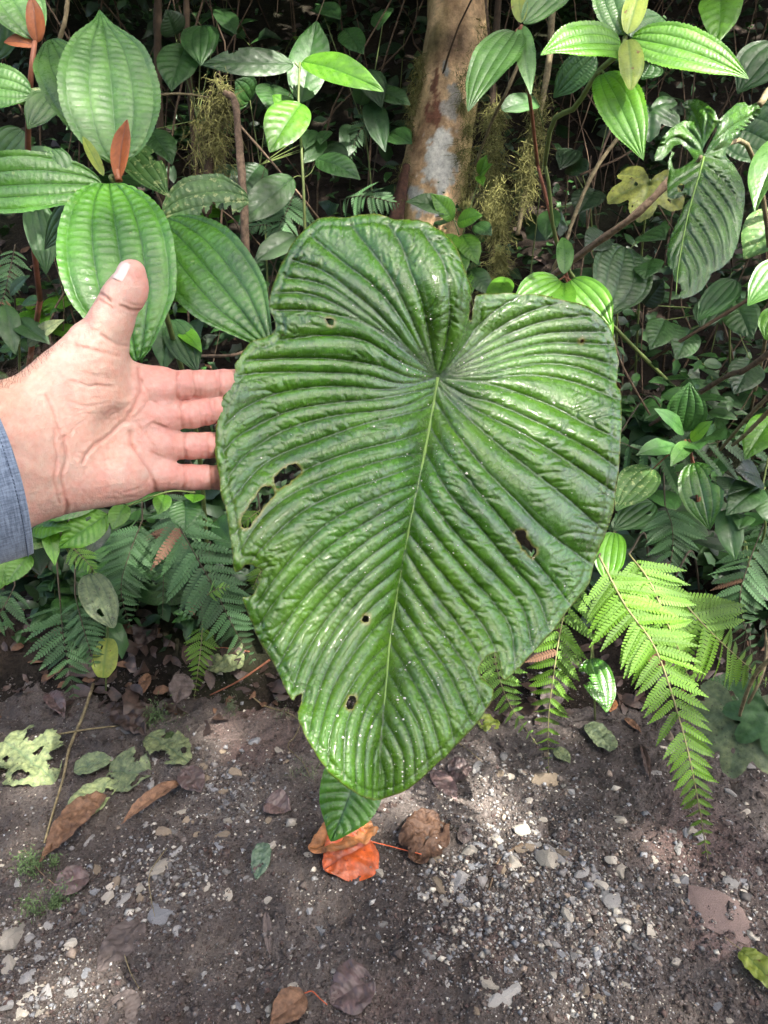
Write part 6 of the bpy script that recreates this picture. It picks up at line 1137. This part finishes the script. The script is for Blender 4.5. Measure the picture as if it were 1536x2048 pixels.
fallen('small smooth grey-green leaf left of the orange leaf', (530, 1690), (514, 1762), 36, leaf_mat('grey_green_fallen', (0.085, 0.15, 0.10), (0.06, 0.11, 0.07), rough=.45, trans=.05, scale=40), a=.45, b=.6)
fallen('smooth reddish-brown leaf right of the giant leaf tip', (866, 1550), (912, 1604), 34, M_DRYP, a=.5, b=.6, droop=.2, lift=.01)
fallen('curled pale brown dead leaf left of the hanging green leaf', (530, 1612), (584, 1630), 30, M_DRYP, droop=-.4, fold=.4, lift=.014)
fallen('rounded purple-brown leaf above the cluster of pale stones', (366, 1546), (404, 1590), 38, M_DRYP, a=.5, b=.6, lift=.012)
fallen('long crumpled reddish-brown leaf on the left of the path', (212, 1598), (84, 1734), 52, M_DRY, droop=.3, fold=.5, crumple=.3, lift=.018, nu=60, nv=16)
fallen('tan strip of dry leaf right of the crumpled brown leaf', (362, 1574), (244, 1656), 24, M_DRY, droop=.5, fold=.6, lift=.012)
fallen('dark purple leaf at lower left beside the moss', (178, 1758), (104, 1782), 38, M_DRYP, a=.55, b=.7, lift=.008)
fallen('tattered pale green leaf at the left edge of the path', (6, 1488), (112, 1568), 84, M_ROT, a=.45, b=.5, serr=.12, nserr=12, bites=((.7, .6, .08, .2), (.8, -.7, .12, .5), (.5, .9, .08, .3), (.3, -.8, .1, .4), (.55, -.3, .04, .12), (.35, .4, .04, .12)), lift=.008, nu=60, nv=18)
fallen('mouldering pale green leaf beside the dark wet leaf', (300, 1478), (378, 1535), 50, M_ROT, a=.5, b=.5, serr=.1, nserr=9, bites=((.6, .8, .14, .5), (.3, -.8, .1, .5), (.8, -.5, .06, .2)), lift=.012, crumple=.2)
fallen('flat decayed green leaf left of the purple-brown leaf', (215, 1545), (302, 1552), 46, M_ROTD, a=.6, b=.5, bites=((.2, .7, .12, .3), (.6, -.8, .15, .5), (.8, .5, .1, .4)))
fallen('decayed green leaf under the crumpled reddish-brown leaf', (228, 1560), (120, 1676), 66, M_ROT, bites=((.5, 0, .12, .4), (.3, -.6, .1, .4), (.75, .6, .1, .3)), nu=60, nv=16)
fallen('thin rotting leaf curled beside the flat decayed green leaf', (150, 1546), (232, 1524), 26, M_ROTD, fold=.3)
fallen('dark wet rotting leaf under the small upright fern', (240, 1410), (292, 1478), 52, M_DRYD, crumple=.3, lift=.014)
fallen('twisted pinkish-brown leaf near the left end of the bank', (100, 1396), (132, 1444), 26, M_DRYP, fold=.5, droop=.7, lift=.016)
fallen('grey-brown leaf standing on edge right of the dark wet leaf', (372, 1360), (352, 1416), 42, M_DRYG, crumple=.3, lift=.02, n=(.2, -.8, .6))
fallen('oval brown leaf beside the upright fern', (296, 1358), (286, 1400), 22, M_DRY, lift=.02)
fallen('small oval tan leaf caught in the shaded ferns', (296, 1190), (268, 1212), 24, M_DRY, lift=.10, a=.4, b=.4)
fallen('narrow tan leaf stuck upright above the small fern', (384, 1240), (394, 1272), 18, M_DRY, lift=.08, fold=.5)
fallen('curled dead leaf in the hollow below the grey ferns', (310, 1250), (282, 1310), 46, M_DRYD, crumple=.5, fold=.4, lift=.02)
fallen('reddish dead leaf in the bank under the sleeve', (60, 1120), (130, 1170), 60, plain_mat('rust_leaf', (0.20, 0.075, 0.04), .7, 50, .5), crumple=.4, lift=.03)
fallen('long dry grey leaf at the left below the ferns', (118, 1190), (50, 1222), 26, M_DRYG, fold=.5, droop=.5, lift=.03)
fallen('broad grey-purple leaf pressed into the mud at lower left', (282, 1842), (196, 1946), 62, M_DRYG, a=.45, b=.6, lift=.0005, fold=.05)
fallen('thin dark leaf in the middle of the path', (532, 1828), (540, 1918), 16, M_DRYG, fold=.3)
fallen('dim brown leaf pressed flat below the cluster of pale stones', (430, 1690), (452, 1736), 40, M_DRYD, lift=.0005)
fallen('grey leaf pressed flat near the bottom centre', (745, 1955), (660, 2010), 58, M_DRYP, lift=.0005, a=.55, b=.7)
fallen('brown leaf with a red stalk cut by the bottom edge', (612, 1998), (540, 2060), 46, M_DRY, lift=.014, fold=.3, stalk=([(610, 1999), (625, 1995), (640, 2008), (655, 2022)], .0014, M_REDSTALK))
fallen('grey leaf cut by the bottom edge left of centre', (215, 2010), (270, 2070), 60, M_DRYG, lift=.0005)
fallen('yellow-green leaf at the lower right edge', (1478, 1912), (1572, 2010), 50, M_YELL, lift=.016, fold=.25, a=.5, b=.7, stalk=([(1478, 1912), (1462, 1900), (1445, 1888)], .0012, M_TAN))
fallen('faded pinkish leaf beside the smooth reddish-brown leaf', (895, 1545), (945, 1540), 26, M_DRYP, lift=.0005)
fallen('dusty green leaf lying under the slender hanging fern', (1172, 1460), (1226, 1512), 44, M_ROTD, a=.4, b=.3, lift=.02)
fallen('curled pale dead leaf under the slender fern', (1120, 1370), (1090, 1440), 40, M_DRYG, crumple=.4, lift=.03)
fallen('small orange scrap of leaf under the torn seedling', (1225, 1410), (1218, 1436), 20, M_GOLD, lift=.02)
fallen('narrow brown leaf lying below the long arching fern', (1248, 1440), (1282, 1470), 14, M_DRY, fold=.4)
fallen('long brown leaf pointing down beside the arching fern tip', (1282, 1495), (1300, 1570), 14, M_DRYD, fold=.4)
fallen('pale curled leaf beyond the sunlit ferns', (1290, 1330), (1330, 1345), 30, M_DRY, crumple=.4, lift=.03)
fallen('tattered yellowish scrap under the low dusty fern', (955, 1455), (1000, 1448), 22, M_YELL, crumple=.4)
fallen('dim leaf pressed in the grit right of the crumpled brown leaf', (915, 1665), (945, 1680), 20, M_DRYG, lift=.003)
fallen('brown leaf pressed in the grit behind the orange leaf', (770, 1610), (780, 1630), 40, M_DRYD, lift=.003)
fallen('pale decayed leaf under the fern beside the tan stone', (1110, 1500), (1140, 1530), 26, M_ROT, lift=.006)
fallen('rotting green leaf at the foot of the largest shaded fern', (490, 1310), (415, 1350), 46, M_ROT, crumple=.3, lift=.012, bites=((.5, .9, .1, .4),))
def stick(label, pts, r, mat, lift=.008): m = 16; L = spline([G(*p, lift) for p in pts], m); tag(add('stick', tubes_mesh('stick', [(L, np.linspace(r, r * .5, m))], mat, 7, .12)), label, 'stick')
stick('long limp stalk, brown above and yellow below, at the left of the path', [(188, 1372), (165, 1440), (140, 1500), (128, 1560), (110, 1620), (90, 1690)], .0052, M_TAN)
stick('pale broken stalk lying across the limp stalk', [(100, 1478), (170, 1464), (240, 1456)], .0035, M_TAN)
stick('reddish stem lying below the largest shaded fern', [(540, 1325), (480, 1365), (420, 1395)], .004, M_REDST); stick('second reddish stem above the first', [(500, 1310), (450, 1300), (420, 1302)], .003, M_REDST)
stick('curly tendril beside the lower left margin of the giant leaf', [(500, 1395), (530, 1420), (575, 1432), (600, 1450), (590, 1480), (575, 1500), (605, 1530), (620, 1560)], .0024, M_TAN, .012)
stick('thin bent twig standing on the pale pebbles', [(335, 1708), (302, 1760), (305, 1810), (312, 1845)], .0013, M_TAN, .02); stick('short twig across the mossy patch', [(52, 1710), (80, 1750), (130, 1795)], .0016, M_BROWNST, .015)
stick('dark root emerging from the mud by the stones', [(1045, 1690), (1000, 1720), (985, 1760), (975, 1790)], .004, M_DRYP and M_BROWNST, .002); stick('straw-coloured twig right of the giant leaf tip', [(915, 1488), (945, 1512), (965, 1530)], .0018, M_TAN)
stick('thin straw on the lower left mud', [(250, 1915), (262, 1950), (280, 1985)], .0014, M_TAN)
# low moss on the path
def moss_patch(label, spots, n_, ln, mat=None):
    S = [(*G(x_, y_, .002), r_) for x_, y_, r_ in spots]; me = moss_mesh('moss_patch', S, n_, ln, 31, .0014); me.materials.clear(); me.materials.append(mat or M_MOSSG); tag(add('moss_patch', me), label, 'moss', kind='stuff')
M_MOSSG = plain_mat('fresh_moss', (0.12, 0.19, 0.075), .9, 60, .5)
moss_patch('ring of pale green moss at the lower left of the path', [(45, 1800, .012), (70, 1825, .012), (100, 1815, .012), (40, 1770, .012), (60, 1740, .014), (110, 1730, .012), (95, 1750, .012), (125, 1805, .01)], 2600, .007)
moss_patch('bright green mossy scrap below the small upright fern', [(330, 1430, .016), (350, 1450, .016), (310, 1440, .014), (340, 1470, .012)], 1800, .009)
moss_patch('faint moss on the path under the left margin of the giant leaf', [(560, 1440, .03), (600, 1560, .02), (460, 1420, .03)], 500, .010, M_ROTD)
